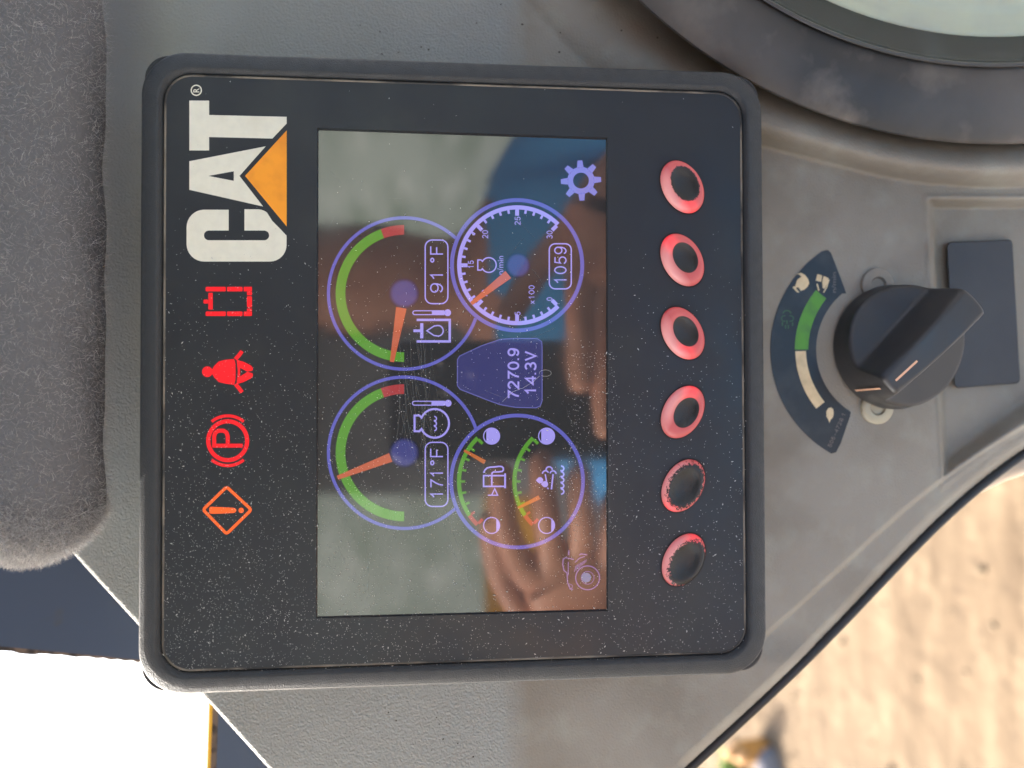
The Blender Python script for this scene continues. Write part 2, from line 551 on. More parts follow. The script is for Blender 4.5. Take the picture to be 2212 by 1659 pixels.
weed = mesh('weed_tuft', wv_, wf_, mat('weed_green', srgb(104, 128, 62), rough=.8), raw=True)
tag(weed, 'blurred green weed tuft growing beside the orange canister', 'weed')

# ------------------------------------------------------------------ dash console
L1 = [(-400, -260), (-400, 820), (120, 1152), (185, 1225), (295, 1345), (450, 1515), (580, 1659), (860, 1960)]      # upper-left outline (px, py)
L2 = [(2560, -260), (2560, 780), (2400, 862), (2300, 918), (2212, 971), (2128, 1031), (2036, 1115), (1939, 1207), (1883, 1269), (1762, 1390),
      (1653, 1500), (1478, 1659), (1150, 1960)]
_pt = np.array([(t[1], t[0]) for t in L2[3:12]], float)
_cf = np.polyfit(_pt[:, 0], _pt[:, 1], 4)
_yy = np.linspace(918, 1659, 90)
L2 = [(2560, -260), (2560, 700)] + [(float(np.polyval(_cf, 918) + (918 - y) * 1.65), y) for y in (780, 830, 880)] + [(float(np.polyval(_cf, y)), float(y)) for y in _yy] + [(1150, 1960)]
RC = (2150.0, -800.0)                        # centre of the round dish


def ip(tab, y, k):
    return np.interp(y, [t[1] for t in tab], [t[0] for t in tab])


def sstep(a, b, x):
    t = np.clip((x - a) / (b - a), 0, 1)
    return t * t * (3 - 2 * t)


rows = np.concatenate([np.arange(-260, 400, 6), np.arange(400, 1060, 3.5), np.arange(1060, 1961, 6)])
cs = np.concatenate([[0], np.linspace(0.0008, .012, 5), np.linspace(0, 1, 440)[8:-8], 1 - np.linspace(.012, .0008, 5), [1]])
l2p = np.array([(t[0], t[1]) for t in L2 if t[1] > 700], float)
dense = np.array([(np.interp(s, np.arange(len(l2p)), l2p[:, 0]), np.interp(s, np.arange(len(l2p)), l2p[:, 1])) for s in np.linspace(0, len(l2p) - 1, 300)])


def console_h(px, py):
    """height of the console skin over its base plane, in metres"""
    h = np.zeros_like(px)
    # upper part leans back from a soft crease
    t = 1108 - px
    soft = 30.0
    h -= 0.000150 * math.tan(rad(11)) * np.where(t > soft, t - soft / 2, np.where(t > -0, t * t / (2 * soft), 0))
    # raised collar round the dish
    d = np.hypot(px - RC[0], py - RC[1])
    ang = np.degrees(np.arctan2(py - RC[1], RC[0] - px))          # 90 = straight below the centre
    rc = 1205 + 85 * sstep(75, 45, ang)
    s = np.clip((d - 1085) / (rc - 1085), 0, 1)
    h += np.where(s < .62, 0.013 * (1 - ((s - .62) / .62) ** 2), 0.013 * (1 - ((s - .62) / .38) ** 2)) * (d < rc) * (.25 + .75 * sstep(46, 66, ang)) - 0.010 * sstep(1095, 1075, d)
    # tray let into the lower right
    e = np.minimum(px - 2002 - (py - 429) * 0.055, (py - 428) * 0.55)
    nrm = np.array([0.59, 0.81]); low = -((px - 2044) * nrm[0] + (py - 1036) * nrm[1])
    e = np.minimum(e, low * 0.30)
    h -= 0.0085 * sstep(0, 13, e)
    h += 0.0006 * np.exp(-((e + 1.5) / 2.5) ** 2)
    # raised strip along the lower edge, rolled over at the rim
    sel = (px > 1100) & (py > 600)
    dd = np.full_like(px, 999.0)
    if sel.any():
        q = np.stack([px[sel], py[sel]], 1)
        dd[sel] = np.sqrt(((q[:, None, :] - dense[None]) ** 2).sum(2).min(1))
    wid = np.interp(py, [900, 1000, 1100, 1370, 1400], [40, 52, 66, 92, 92])
    fade = sstep(1440, 1370, py)
    h -= 0.0022 * (1 - sstep(wid - 7, wid + 5, dd)) * fade
    h -= 0.006 * np.clip(1 - dd / 22, 0, 1) ** 2
    l1x = np.interp(py, [t[1] for t in L1], [t[0] for t in L1])
    d1 = (px - l1x) * 0.74
    h -= np.where(py > 1170, 0.0007 * np.clip(1 - d1 / 7, 0, 1) ** 2, 0)
    return h


cv, cf = [], []
ncol = len(cs) + 2
for y in rows:
    xa, xb = np.interp(y, [t[1] for t in L1], [t[0] for t in L1]), np.interp(y, [t[1] for t in L2], [t[0] for t in L2])
    px = xa + (xb - xa) * cs
    hh = console_h(px, np.full_like(px, y))
    pts = [P(x, y, W0 + h) for x, h in zip(px, hh)]
    cv += [pts[0] + Vector((0, 0, -0.018))] + pts + [pts[-1] + Vector((0, 0, -0.018))]
for j in range(len(rows) - 1):
    for i in range(ncol - 1):
        a = j * ncol + i
        cf.append((a, a + ncol, a + ncol + 1, a + 1))
con = thing('dash_console', P(1500, 1000, W0), 'grey-beige moulded plastic dash panel carrying the monitor and the dial', 'dashboard')
pan = mesh('panel', cv, cf, MT['console'], con, smooth=True)
# black rubber edging that follows the lower rim
ed = [P(x, y, W0 - 0.0075) for x, y in zip(np.interp(np.linspace(0, len(l2p) - 1, 90), np.arange(len(l2p)), l2p[:, 0]) + 5,
                                         np.interp(np.linspace(0, len(l2p) - 1, 90), np.arange(len(l2p)), l2p[:, 1]) + 5)]
v, f = tube(ed, 0.0018, 10)
mesh('edge_trim', v, f, MT['rubber'], con, smooth=True)
# blank switch cover in the tray
bc = [(2045, 523), (2187, 517), (2204, 828), (2062, 839)]


def quad_round(c, r, n=5):
    out = []
    for i in range(4):
        p, a, b = Vector(c[i]), Vector(c[i - 1]), Vector(c[(i + 1) % 4])
        u1 = (a - p).normalized() * r; u2 = (b - p).normalized() * r
        for k in range(n + 1):
            t = k / n
            out.append(tuple((p + u1) * (1 - t) ** 2 + p * 2 * t * (1 - t) + (p + u2) * t * t))
    return out


q = quad_round(bc, 12)
cxm, cym = 2124, 677
sc = lambda k: [(cxm + (x - cxm) * k, cym + (y - cym) * k) for x, y in q]
lv, lf = loft([[P(x, y, W0 - 0.012) for x, y in q], [P(x, y, W0 - 0.0058) for x, y in q], [P(x, y, W0 - 0.0050) for x, y in sc(.985)]], cap1=True)
autosmooth(mesh('blank_cover', lv, lf, MT['blank'], con))
# stuck-on stain specks
rngs = np.random.default_rng(3)
sp = MB()
for k in range(46):
    x, y = (rngs.uniform(420, 1600), rngs.uniform(-20, 130)) if k < 30 else (rngs.uniform(620, 1080), rngs.uniform(1520, 1659))
    if y > 108 + 0.033 * x and k < 30: continue
    r = rngs.uniform(.8, 2.2)
    hq = console_h(np.array([x]), np.array([y]))[0]
    c = P(x, y, W0) + Vector((0, 0, hq + 0.0001))
    n = 7; a0 = rngs.uniform(0, 6)
    sp.add([c + Vector((math.cos(a0 + 6.283 * i / n) * r * .00017, math.sin(a0 + 6.283 * i / n) * r * .00017 * rngs.uniform(.6, 1.5), 0)) for i in range(n)] + [c + Vector((0, 0, .0003))],
           [(i, (i + 1) % n, n) for i in range(n)])
st = sp.build('grit_specks', mat('dark_grit', srgb(66, 58, 50), rough=.9), con)
st['kind'] = 'stuff'

# ------------------------------------------------------------------ lower trim behind the console
lt = thing('lower_trim_strip', P(2212, 1010, -0.06), 'beige curved trim strip passing below the rim of the dash panel', 'trim')
pts = [P(x, y, -0.062) for x, y in ((1800, 1262), (1900, 1190), (1990, 1118), (2075, 1050), (2148, 1012), (2212, 1002 - 12), (2330, 960), (2460, 910))]
v, f = tube(pts, [0.0030, 0.0040, 0.0050, 0.0058, 0.0062, 0.0064, 0.0066, 0.0068], 14)
mesh('strip', v, f, MT['beige'], lt, smooth=True)

# ------------------------------------------------------------------ round dish
RM = 0.24328 + 0.030
mm = RM / F                                   # metres per picture pixel at the console
dc = P(RC[0], RC[1], W0)
dish = thing('round_dish', dc, 'large round black-rimmed dish with a pale glossy ribbed face', 'dish')


def lathe(prof, a0=180, a1=540, n=160):
    vs, fs = [], []
    for i in range(n + 1):
        a = rad(a0 + (a1 - a0) * i / n)
        for r, w in prof:
            vs.append(P(RC[0] + r / mm * math.sin(a), RC[1] + r / mm * math.cos(a), W0 + w))
    k = len(prof)
    for i in range(n):
        for j in range(k - 1):
            fs.append((i * k + j, (i + 1) * k + j, (i + 1) * k + j + 1, i * k + j + 1))
    return vs, fs


v, f = lathe([(1112 * mm, -0.004), (1112 * mm, .0185), (1108 * mm, .0196), (1100 * mm, .0202), (1085 * mm, .0212), (1020 * mm, .0232), (952 * mm, .0236), (946 * mm, .0228)])
autosmooth(mesh('rim', v, f, MT['ringrim'], dish), 50)
v, f = lathe([(948 * mm, .020), (946 * mm, .0238), (943 * mm, .0247), (939 * mm, .0247), (935 * mm, .0236), (934 * mm, .018)])
mesh('lip', v, f, MT['dishlip'], dish, smooth=True)
v, f = lathe([(935 * mm, .022), (928 * mm, .0175), (880 * mm, .0145), (876 * mm, .010)])
mesh('inner_wall', v, f, MT['dishwall'], dish, smooth=True)
prof = [(884 * mm, .0135)]
for k in range(48):
    r = 880 - k * 9.0
    prof.append((r * mm, .0142 + .004 * (1 - (r / 880) ** 2) + .00016 * math.sin(k * 1.9) + .0001 * math.sin(k * .7 + 1)))
prof.append((1 * mm, .022))
v, f = lathe(prof)
mesh('ribbed_face', v, f, MT['dishface'], dish, smooth=True)

# ------------------------------------------------------------------ monitor
mon = thing('dash_monitor', (0, 0, -0.03), 'square black dash monitor with lit gauge screen and red-ringed buttons', 'monitor')
HU, HV = 0.0984, 0.0985
rr = rrect
loops = []
for ins, w, r in ((0.0025, -0.036, .0075), (0.0010, -0.030, .0075), (0.0004, -0.0032, .0075), (0.0009, -0.0024, .0075), (0.006, -0.0024, .009)):
    loops.append([Vector((x, y, w)) for x, y in rr(HU - ins + .0004, HV - ins + .0004, r)])
v, f = loft(loops, cap0=True, cap1=True)
autosmooth(mesh('back_housing', v, f, MT['back'], mon))
loops = []
for ins, w, r in ((0.0030, -0.0023, .0105), (0.0003, -0.0021, .0133), (0.0, -0.0012, .0136), (0.00025, -0.0002, .0134), (0.0009, .0003, .0128), (0.0049, .0014, .0100), (0.0055, .0013, .0096),
                  (0.0060, .0008, .0092), (0.0066, -.0004, .0088), (0.0071, -.0010, .0084)):
    loops.append([Vector((x, y, w)) for x, y in rr(HU - ins, HV - ins, r)])
v, f = loft(loops)
autosmooth(mesh('bezel', v, f, MT['bezel'], mon), 50)
loops = []
for ins, w, r in ((0.0069, -.0012, .0086), (0.0070, .0001, .0085), (0.0072, .00025, .0083), (0.0075, .0002, .008), (0.0077, -.0001, .0078)):
    loops.append([Vector((x, y, w)) for x, y in rr(HU - ins, HV - ins, r)])
v, f = loft(loops)
mesh('dusty_seam', v, f, MT['seam'], mon, smooth=True)

# faceplate with the display opening
SW = -0.0012
scr = [(685.5, 276), (1312, 297), (1313.5, 1320), (683, 1336)]
outer = [Vector((x, y, 0)) for x, y in rr(HU - .0074, HV - .0074, .0081)]
hole = [P(x, y, 0) for x, y in scr]
lo = [[Vector((p.x, p.y, 0)) for p in outer], [Vector((p.x, p.y, 0)) for p in hole]]
flat = [p for l in lo for p in l]
fs = [t for t in tessellate_polygon(lo)]
n0 = len(outer)
vs = flat + [Vector((p.x, p.y, SW - .0004)) for p in hole] + [Vector((p.x, p.y, -.0025)) for p in outer]
k0 = len(flat)
for i in range(4):
    j = (i + 1) % 4
    fs.append((n0 + i, n0 + j, k0 + j, k0 + i))
for i in range(n0):
    j = (i + 1) % n0
    fs.append((i, j, k0 + 4 + j, k0 + 4 + i))
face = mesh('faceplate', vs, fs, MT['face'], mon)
bm = bmesh.new(); bm.from_mesh(face.data); bmesh.ops.recalc_face_normals(bm, faces=bm.faces); bm.to_mesh(face.data); bm.free()
face_top = 0.0
m_ = MB(); m_.poly([(675, 266), (1322, 287), (1323.5, 1330), (673, 1346)], SW)
screen = face_out(m_.build('display', MT['screen'], mon))

# --- logo
LW = 0.00005
k = 1 / 3.0
z1 = lambda pts: [(x * .33334, y * .33334) for x, y in pts]


def flat_part(name, mt, parent, fn):
    b = MB(); fn(b)
    return face_out(b.build(name, mt, parent))


c_out = [(453.5, 494.5)] if False else None
C_outer = (arcpts(441, 491, 38, 90, 180, 8) + arcpts(441, 527, 38, 180, 270, 8) + arcpts(583, 529, 36, 270, 360, 8) +
           [(619, 509), (604, 493), (588, 477)] + arcpts(556, 486, 34, 45, 90, 6)[1:] + [(528, 452), (528, 498), (571, 498)] +
           arcpts(571, 508.5, 10.5, 90, -90, 8)[1:] + arcpts(451, 508.5, 10.5, 270, 90, 8) + [(494, 498), (494, 453)])
flat_part('logo_letter', MT['logo'], face, lambda b: b.poly(C_outer, LW))['label'] = 'cream letter C of the logo'
flat_part('logo_letter', MT['logo'], face, lambda b: b.poly(z1([(1227, 1045), (1722, 948), (1552, 1140), (1705, 1338), (1227, 1230)]), LW,
          [z1([(1350, 1140), (1515, 1110), (1515, 1172)])]))['label'] = 'cream letter A of the logo'
flat_part('logo_letter', MT['logo'], face, lambda b: b.poly(z1([(1227, 652), (1355, 652), (1355, 745), (1858, 757), (1858, 800), (1765, 898), (1355, 888), (1355, 975), (1227, 975)]), LW))['label'] = 'cream letter T of the logo'
flat_part('logo_triangle', MT['orange'], face, lambda b: b.poly(z1([(1588, 1140), (1858, 845), (1858, 1468)]), LW))['label'] = 'orange triangle under the logo letters'
flat_part('registered_ring', MT['logo'], face, lambda b: b.arc(424, 195, 9.6, 12.2, 0, 360, LW))
text('registered_letter', 'R', 417.5, 430.5, 190.5, 199.5, LW, MT['logo'], face, bold=.01)


# --- warning lights
def z8(x, y): return (x * .46296 + 274.3, y * .46296 + 493.7)


def zb(b, x0, x1, y0, y1, r=2.0):
    a, c = z8(x0, y0), z8(x1, y1)
    b.poly(roundbox(a[0], c[0], a[1], c[1], min(r, (c[0] - a[0]) / 2.1, (c[1] - a[1]) / 2.1), 3), LW)


def battery(b):
    for y0, y1 in ((272, 293), (387, 408)):
        zb(b, 367, 461, y0, y1); zb(b, 467, 539, y0, y1); zb(b, 545, 583, y0, y1, 1)
    zb(b, 560, 583, 294, 311, 1); zb(b, 560, 583, 316, 368); zb(b, 560, 583, 373, 386, 1)
    zb(b, 380, 400, 300, 378, 1); zb(b, 357, 379, 331, 350)


def belt(b):
    c = z8(375, 668); b.disc(c[0], c[1], 11.5, LW)
    pts = [z8(x, y) for x, y in [(396, 660), (408, 640), (428, 620), (460, 612), (500, 609), (506, 630), (507, 668), (506, 706), (500, 729), (460, 724), (428, 716), (408, 696), (396, 676)]]
    b.poly(pts, LW)
    b.poly([z8(x, y) for x, y in [(512, 612), (545, 622), (580, 640), (588, 652), (586, 662), (562, 668), (528, 650), (528, 690), (562, 668.5), (586, 676), (588, 686), (580, 698), (545, 716), (512, 726), (517, 668)]], LW)
    for s in (-1, 1):
        b.stroke([z8(506, 668 + s * 58), z8(522, 668 + s * 76), z8(537, 668 + s * 96)], 8.5, LW)


def park(b):
    c = z8(470, 990)
    b.arc(c[0], c[1], 37.5, 46.5, 0, 360, LW, 64)
    for a in (90, 270):
        b.arc(c[0], c[1], 50.5, 57, a - 40, a + 40, LW, 24)


def diamond(b):
    cs = [z8(355, 1312), z8(465, 1205), z8(580, 1312), z8(465, 1425)]
    q = quad_round(cs, 6, 4)
    b.stroke(q, 6.5, LW, True)
    b.poly([z8(x, y) for x, y in [(390, 1298), (440, 1300), (498, 1303), (508, 1308), (511, 1315), (508, 1322), (498, 1327), (440, 1330), (390, 1331), (384, 1324), (384, 1305)]], LW)
    c = z8(533, 1315); b.disc(c[0], c[1], 5.8, LW)


tag(flat_part('warning_light', MT['warnred'], mon, battery), 'red battery warning symbol')
tag(flat_part('warning_light', MT['warnred'], mon, belt), 'red seat-belt warning symbol')
pk = tag(flat_part('warning_light', MT['warnred'], mon, park), 'red parking-brake warning symbol')
flat_part('brake_letter', MT['warnred'], pk, lambda b: (b.stroke([z8(*q) for q in ((540, 1013), (407, 1013), (407, 968), (413, 952), (427, 943), (450, 943), (464, 952), (470, 968), (470, 1003))], 8.6, LW + .00002)))
tag(flat_part('warning_light', MT['warnamber'], mon, diamond), 'amber diamond warning symbol with exclamation mark')

# --- display contents
S0, S1, S2, S3 = (SW + 0.00006 * i for i in (1, 2, 3, 4))


def sub(name, mt, fn, label=None):
    o = flat_part(name, MT[mt], screen, fn)
    if label: o['label'] = label
    return o


def soft_disc_material():
    m = glow('display_hub_soft', (66, 68, 132))
    N, Lk = m.node_tree.nodes, m.node_tree.links
    tc = N['Texture Coordinate']
    sb = N.new('ShaderNodeVectorMath'); sb.operation = 'SUBTRACT'; sb.inputs[1].default_value = (.5, .5, 0)
    ml = N.new('ShaderNodeVectorMath'); ml.operation = 'MULTIPLY'; ml.inputs[1].default_value = (1, 1, 0)
    ln = N.new('ShaderNodeVectorMath'); ln.operation = 'LENGTH'
    mr = N.new('ShaderNodeMapRange'); mr.interpolation_type = 'SMOOTHSTEP'
    mr.inputs[1].default_value = .5; mr.inputs[2].default_value = .34; mr.inputs[3].default_value = .03; mr.inputs[4].default_value = .9 * EK
    Lk.new(tc.outputs['Generated'], sb.inputs[0]); Lk.new(sb.outputs[0], ml.inputs[0]); Lk.new(ml.outputs[0], ln.inputs[0])
    Lk.new(ln.outputs['Value'], mr.inputs[0]); Lk.new(mr.outputs[0], N['Principled BSDF'].inputs['Emission Strength'])
    return m


MT['hub'] = soft_disc_material()


def needle(b, x0, y0, x1, y1, w0, w1, w):
    d = Vector((x1 - x0, y1 - y0)).normalized(); n = Vector((-d.y, d.x))
    b.poly([(x0 + n.x * w0 / 2, y0 + n.y * w0 / 2), (x0 - n.x * w0 / 2, y0 - n.y * w0 / 2), (x1 - n.x * w1 / 2, y1 - n.y * w1 / 2), (x1 + n.x * w1 / 2, y1 + n.y * w1 / 2)], w)


def thermometer(b, x0, x1, yc, w=S0):
    """outline tube with a filled bulb; x0 tip, x1 bulb end"""
    b.stroke(arcpts(x0 + 5, yc, 4.2, 90, 270, 8) + [(x1 - 14, yc + 4.2), ], 2.2, w)
    b.stroke([(x0 + 5, yc - 4.2), (x1 - 14, yc - 4.2)], 2.2, w)
    b.poly([(x0 + 42, yc - 3.4), (x1 - 9, yc - 3.4), (x1 - 9, yc + 3.4), (x0 + 42, yc + 3.4)], w)
    b.disc(x1 - 7, yc, 7.4, w)


# hydraulic oil gauge and coolant gauge
for (gx, gy, a_hide, nm, tip, wide, col_l) in (
        (873, 634, None, 'hydraulic oil temperature', (846.5, 782), (867, 665), None),
        (873, 978, None, 'engine coolant temperature', (729, 1032), (844, 988), None)):
    sgn = 1 if gy < 800 else -1
    # ring runs round the left and stops where the small dial in front begins
    tx, ty = (1117, 573) if gy < 800 else (1117, 1040)
    angs = [a for a in range(0, 360, 1) if math.hypot(gx + 163 * math.cos(rad(a)) - tx, gy - 163 * math.sin(rad(a)) - ty) > 143]
    best = []                                   # longest run of visible angles
    run = []
    for a in list(range(0, 720)):
        if (a % 360) in set(angs):
            run.append(a)
            if len(run) > len(best) and len(run) <= 360: best = list(run)
        else: run = []
    sub('gauge_ring', 'ring', lambda b: b.arc(gx, gy, 160, 167, best[0], best[-1], S0, 90), 'blue ring of the %s gauge' % nm)
    sub('gauge_band', 'green', lambda b: b.arc(gx, gy, 127, 148, 110, 270, S0, 60), 'green band of the %s gauge' % nm)
    sub('gauge_band', 'red', lambda b: b.arc(gx, gy, 127, 148, 90, 110, S0, 10), 'red end of the %s gauge band' % nm)
    sub('gauge_hub', 'hub', lambda b: b.disc(gx, gy, 33, S1))
    sub('gauge_needle', 'needle', lambda b: needle(b, *tip, *wide, 9, 23 if gy < 800 else 20, S2), 'orange needle of the %s gauge' % nm)

sub('readout_box', 'lilac', lambda b: b.stroke(roundbox(918.5, 967.5, 518.5, 656, 15), 2.8, S0, True))
digits('readout_text', '91', 929, 957, 594, 631, S0, MT['lilac'], screen)
digits('readout_text', '\u00b0F', 929, 957, 532, 566, S0, MT['lilac'], screen)
sub('readout_box', 'lilac', lambda b: b.stroke(roundbox(918.5, 967.5, 955.5, 1094, 15), 2.8, S0, True))
digits('readout_text', '171', 929, 957, 1022, 1074, S0, MT['lilac'], screen)
digits('readout_text', '\u00b0F', 929, 957, 969, 1004, S0, MT['lilac'], screen)


def oil_icon(b):
    thermometer(b, 891, 974, 675.5)
    b.stroke([(900, 691), (971.5, 691), (971.5, 737.5), (900, 737.5)], 5.2, S0)
    b.poly([(907.6, 698), (914.5, 698), (914.5, 731), (907.6, 731)], S0)
    b.poly([(893, 711.5), (907.6, 711.5), (907.6, 717.5), (893, 717.5)], S0)
    b.stroke([(922, 714.5), (938, 704)] + arcpts(946, 714.5, 11.5, 112, -112, 12) + [(938, 725)], 2.8, S0, True)


def engine_outline(b, xc, yc, R, neck, half, wd, w=S0):
    """block outline: round below with a square neck above (above = towards smaller px)"""
    a = math.degrees(math.acos(neck / R)) if False else 0
    s = math.degrees(math.asin(half * .72 / R))
    pts = arcpts(xc, yc, R, 180 + s, 540 - s, 26)
    x_n = xc - R * math.cos(rad(s))
    pts = pts + [(x_n - neck * .30, yc - half), (x_n - neck, yc - half), (x_n - neck, yc + half), (x_n - neck * .30, yc + half)]
    b.stroke(pts, wd, w, True)


def wave(b, x, y0, y1, n, amp, wd, w=S0):
    pts = []
    for i in range(n):
        ya, yb = y0 + (y1 - y0) * i / n, y0 + (y1 - y0) * (i + 1) / n
        for kk in range(7):
            t = kk / 6
            pts.append((x - amp + amp * math.sin(math.pi * t) ** .6 * 1.0, ya + (yb - ya) * t))
    b.stroke(pts, wd, w)


def coolant_icon(b):
    thermometer(b, 890, 975, 871)
    engine_outline(b, 939, 914.5, 31, 15, 17, 4.4)
    wave(b, 943, 899, 931, 3, 5, 2.6)


sub('gauge_icon', 'lilac', oil_icon, 'oil tank and thermometer symbol')
sub('gauge_icon', 'lilac', coolant_icon, 'engine coolant thermometer symbol')

# tachometer
TX, TY = 1117, 573
sub('gauge_ring', 'ring', lambda b: b.arc(TX, TY, 136.5, 145, 0, 360, S0, 110), 'blue ring of the engine speed gauge')


def tach(b):
    b.arc(TX, TY, 120.5, 129.5, -45, -45 - 270, S0, 120)
    for i in range(31):
        a = rad(-45 - 9 * i); major = i % 5 == 0
        r0, wd = (107, 8.4) if major else (112.5, 5)
        c, s = math.cos(a), -math.sin(a)
        b.stroke([(TX + c * r0, TY + s * r0), (TX + c * 121, TY + s * 121)], wd, S0)


sub('gauge_scale', 'lilac', tach, 'white tick scale of the engine speed gauge')
for t, x, y, wdt in (('0', 1187, 646, 8), ('5', 1118, 677, 8), ('10', 1047, 634, 17), ('15', 1017, 571, 17), ('20', 1048, 506, 18), ('25', 1118, 477, 18), ('30', 1187, 507, 18)):
    digits('scale_number', t, x - 6.3, x + 6.3, y - wdt / 2 + 1, y + wdt / 2 - 1, S0, MT['lilac'], screen, sw=.14)
digits('scale_note', 'x100', 1142, 1154.5, 617, 656, S0, MT['lilac'], screen, sw=.13)
text('scale_note', 'n/min', 1074.5, 1087.5, 553, 593, S0, MT['lilac'], screen)
sub('gauge_icon', 'lilac', lambda b: engine_outline(b, 1056, 572.5, 16, 10, 11, 2.8), 'engine symbol')
sub('gauge_hub', 'hub', lambda b: b.disc(1119, 573, 27, S1))
sub('gauge_needle', 'needle', lambda b: needle(b, 1018, 656, 1098, 593, 8, 20, S2), 'orange needle of the engine speed gauge')
sub('readout_box', 'lilac', lambda b: b.stroke(roundbox(1186.5, 1234, 526.5, 624, 13), 2.8, S0, True))
digits('readout_text', '1059', 1197, 1224, 534, 611, S0, MT['lilac'], screen)

# fuel and fluid dial
FX, FY = 1117, 1040
sub('gauge_ring', 'ring', lambda b: b.arc(FX, FY, 138.5, 146.5, 0, 360, S0, 110), 'blue ring of the fuel and fluid gauge')
for off, nm in ((0, 'fuel'), (119.7, 'exhaust fluid')):
    ox = 1121 + off

    def scale(b, i0, i1, up):
        aa = lambda i: 134 + 11.5 * i
        b.arc(ox, FY, 125, 134, aa(i0) - (0 if i0 else .5), aa(i1), S0, 30)
        for i in range(i0 + (0 if i0 == 0 else 0), i1 + (1 if up else 0)):
            if i == 7 and not up and False: continue
            a = rad(aa(i)); c, s = math.cos(a), -math.sin(a)
            b.stroke([(ox + c * 116 if i not in (0, 8) else ox + c * 113, FY + s * (116 if i not in (0, 8) else 113)), (ox + c * 126, FY + s * 126)], 5.2 if i not in (0, 8) else 6.5, S0)
    sub('gauge_scale', 'green', lambda b: scale(b, 0, 7, False), 'green tick scale of the %s gauge' % nm)
    sub('gauge_scale', 'red', lambda b: scale(b, 7, 8, True), 'red low end of the %s gauge' % nm)
    # full and empty marks
    sub('level_mark', 'lilac', lambda b: (b.arc(1062 + off * .992, 942, 16.2, 18.4, 0, 360, S0, 40),
        b.poly(arcpts(1062 + off * .992, 942, 16.2, 135, -135, 20), S0)), 'filled circle at the full end of the %s gauge' % nm)
    sub('level_mark', 'lilac', lambda b: (b.arc(1062 + off * .992, 1135, 16.2, 18.4, 0, 360, S0, 40),
        b.poly(arcpts(1062 + off * .992, 1135, 16.4, 52, -52, 14), S0)), 'open circle at the empty end of the %s gauge' % nm)
sub('gauge_needle', 'needle2', lambda b: needle(b, 1002.5, 973, 1047.5, 998.5, 5.5, 9.5, S2), 'orange needle of the fuel gauge')
sub('gauge_needle', 'needle2', lambda b: needle(b, 1118.5, 1097.5, 1165, 1074, 5.5, 9.5, S2), 'orange needle of the exhaust fluid gauge')


def z6(x, y): return (x * .18188 + 960.1, y * .18188 + 905.2)


def pump(b):
    S = lambda pts, wd, c=False: b.stroke([z6(*p) for p in pts], wd, S0, c)
    S([(465, 672), (465, 800), (720, 800), (720, 672)], 3.4, True)
    S([(720, 645), (720, 822)], 4)
    S([(562, 672), (562, 800)], 3.4)
    S([(562, 660), (566, 640), (585, 628), (640, 628), (685, 622), (700, 605), (698, 580), (680, 564), (650, 562), (600, 568), (540, 572), (505, 582), (480, 606), (465, 640)], 3.4)
    S([(597, 828), (560, 905), (632, 905)], 2.6, True); S([(515, 905), (640, 905)], 2.6)


def exhaust_fluid(b):
    S = lambda pts, wd, c=False: b.stroke([z6(*p) for p in pts], wd, S0, c)
    for x, y in ((1140, 727), (1200, 773)):
        c = z6(x, y)
        b.poly([(c[0] - 10, c[1])] + arcpts(c[0] - 1, c[1], 6.8, 120, -120, 14), S0)
    b.stroke(arcpts(*z6(1200, 650), 6.6, 180, 20, 10), 3, S0); b.stroke(arcpts(*z6(1290, 652), 6.6, 170, 0, 10), 3, S0)
    b.stroke(arcpts(*z6(1243, 604), 6.8, 185, 0, 10), 3, S0)
    S([(1197, 655), (1212, 740)], 3); S([(1290, 655), (1270, 835)], 3.4); S([(1222, 815), (1236, 832)], 3)
    wave(b, 1218, 1006, 1068, 5, 6, 3.2)


sub('gauge_icon', 'lilac', pump, 'fuel pump symbol')
sub('gauge_icon', 'lilac', exhaust_fluid, 'exhaust fluid symbol')

# hour and voltage pod
pod = [(988, 777), (993, 769), (1040, 747), (1081, 733), (1110, 731), (1160, 731), (1170, 738), (1171, 748), (1171, 866), (1167, 877), (1158, 881), (1114, 880), (1080, 874), (1050, 863), (994, 841), (988, 833)]
sub('hour_pod', 'pod', lambda b: b.poly(pod, S0), 'dark blue shield behind the hour count')
sub('pod_outline', 'podedge', lambda b: b.stroke(pod, 2.0, S1, True))
digits('readout_text', '7270.9', 1097, 1121, 754, 860, S1, MT['lilac'], screen, sw=.17)
digits('readout_text', '14.3V', 1134, 1158, 760, 850, S1, MT['lilac'], screen, sw=.17)


def gear(b):
    cx, cy = 1255, 390
    for i in range(8):
        a = rad(45 * i + 3); c, s = math.cos(a), -math.sin(a)
        needle(b, cx + c * 26, cy + s * 26, cx + c * 43.5, cy + s * 43.5, 15, 10.5, S0)
    b.arc(cx, cy, 17, 29.5, 0, 360, S0, 48)


sub('settings_icon', 'gear', gear, 'gear symbol')


def zs(x, y): return (x * .26454 + 1152.1, y * .26454 + 877.8)


def photo_icon(b):
    S = lambda pts, wd, c=False: b.stroke([zs(*p) for p in pts], wd, S0, c)
    b.arc(*zs(443, 1400), 24.5, 27, 0, 360, S0, 44)
    b.arc(*zs(443, 1400), 13, 14.5, 0, 360, S0, 30)
    S([(245, 1240), (240, 1290), (250, 1340), (275, 1360), (280, 1440), (300, 1490), (325, 1495)], 2.4)
    S([(285, 1270), (285, 1380)], 2); S([(250, 1245), (262, 1235), (330, 1250)], 2.2)
    b.arc(*zs(305, 1470), 3.2, 4.6, 0, 360, S0, 16)
    S([(290, 1175), (288, 1215)], 3)
    for i in range(8):
        S([(335 + i * 13, 1352 - i * 11), (350 + i * 12, 1298 - i * 7)], 1.5)
    S([(340, 1275), (375, 1240), (420, 1225)], 2); S([(375, 1215), (390, 1205), (440, 1212)], 2.6)


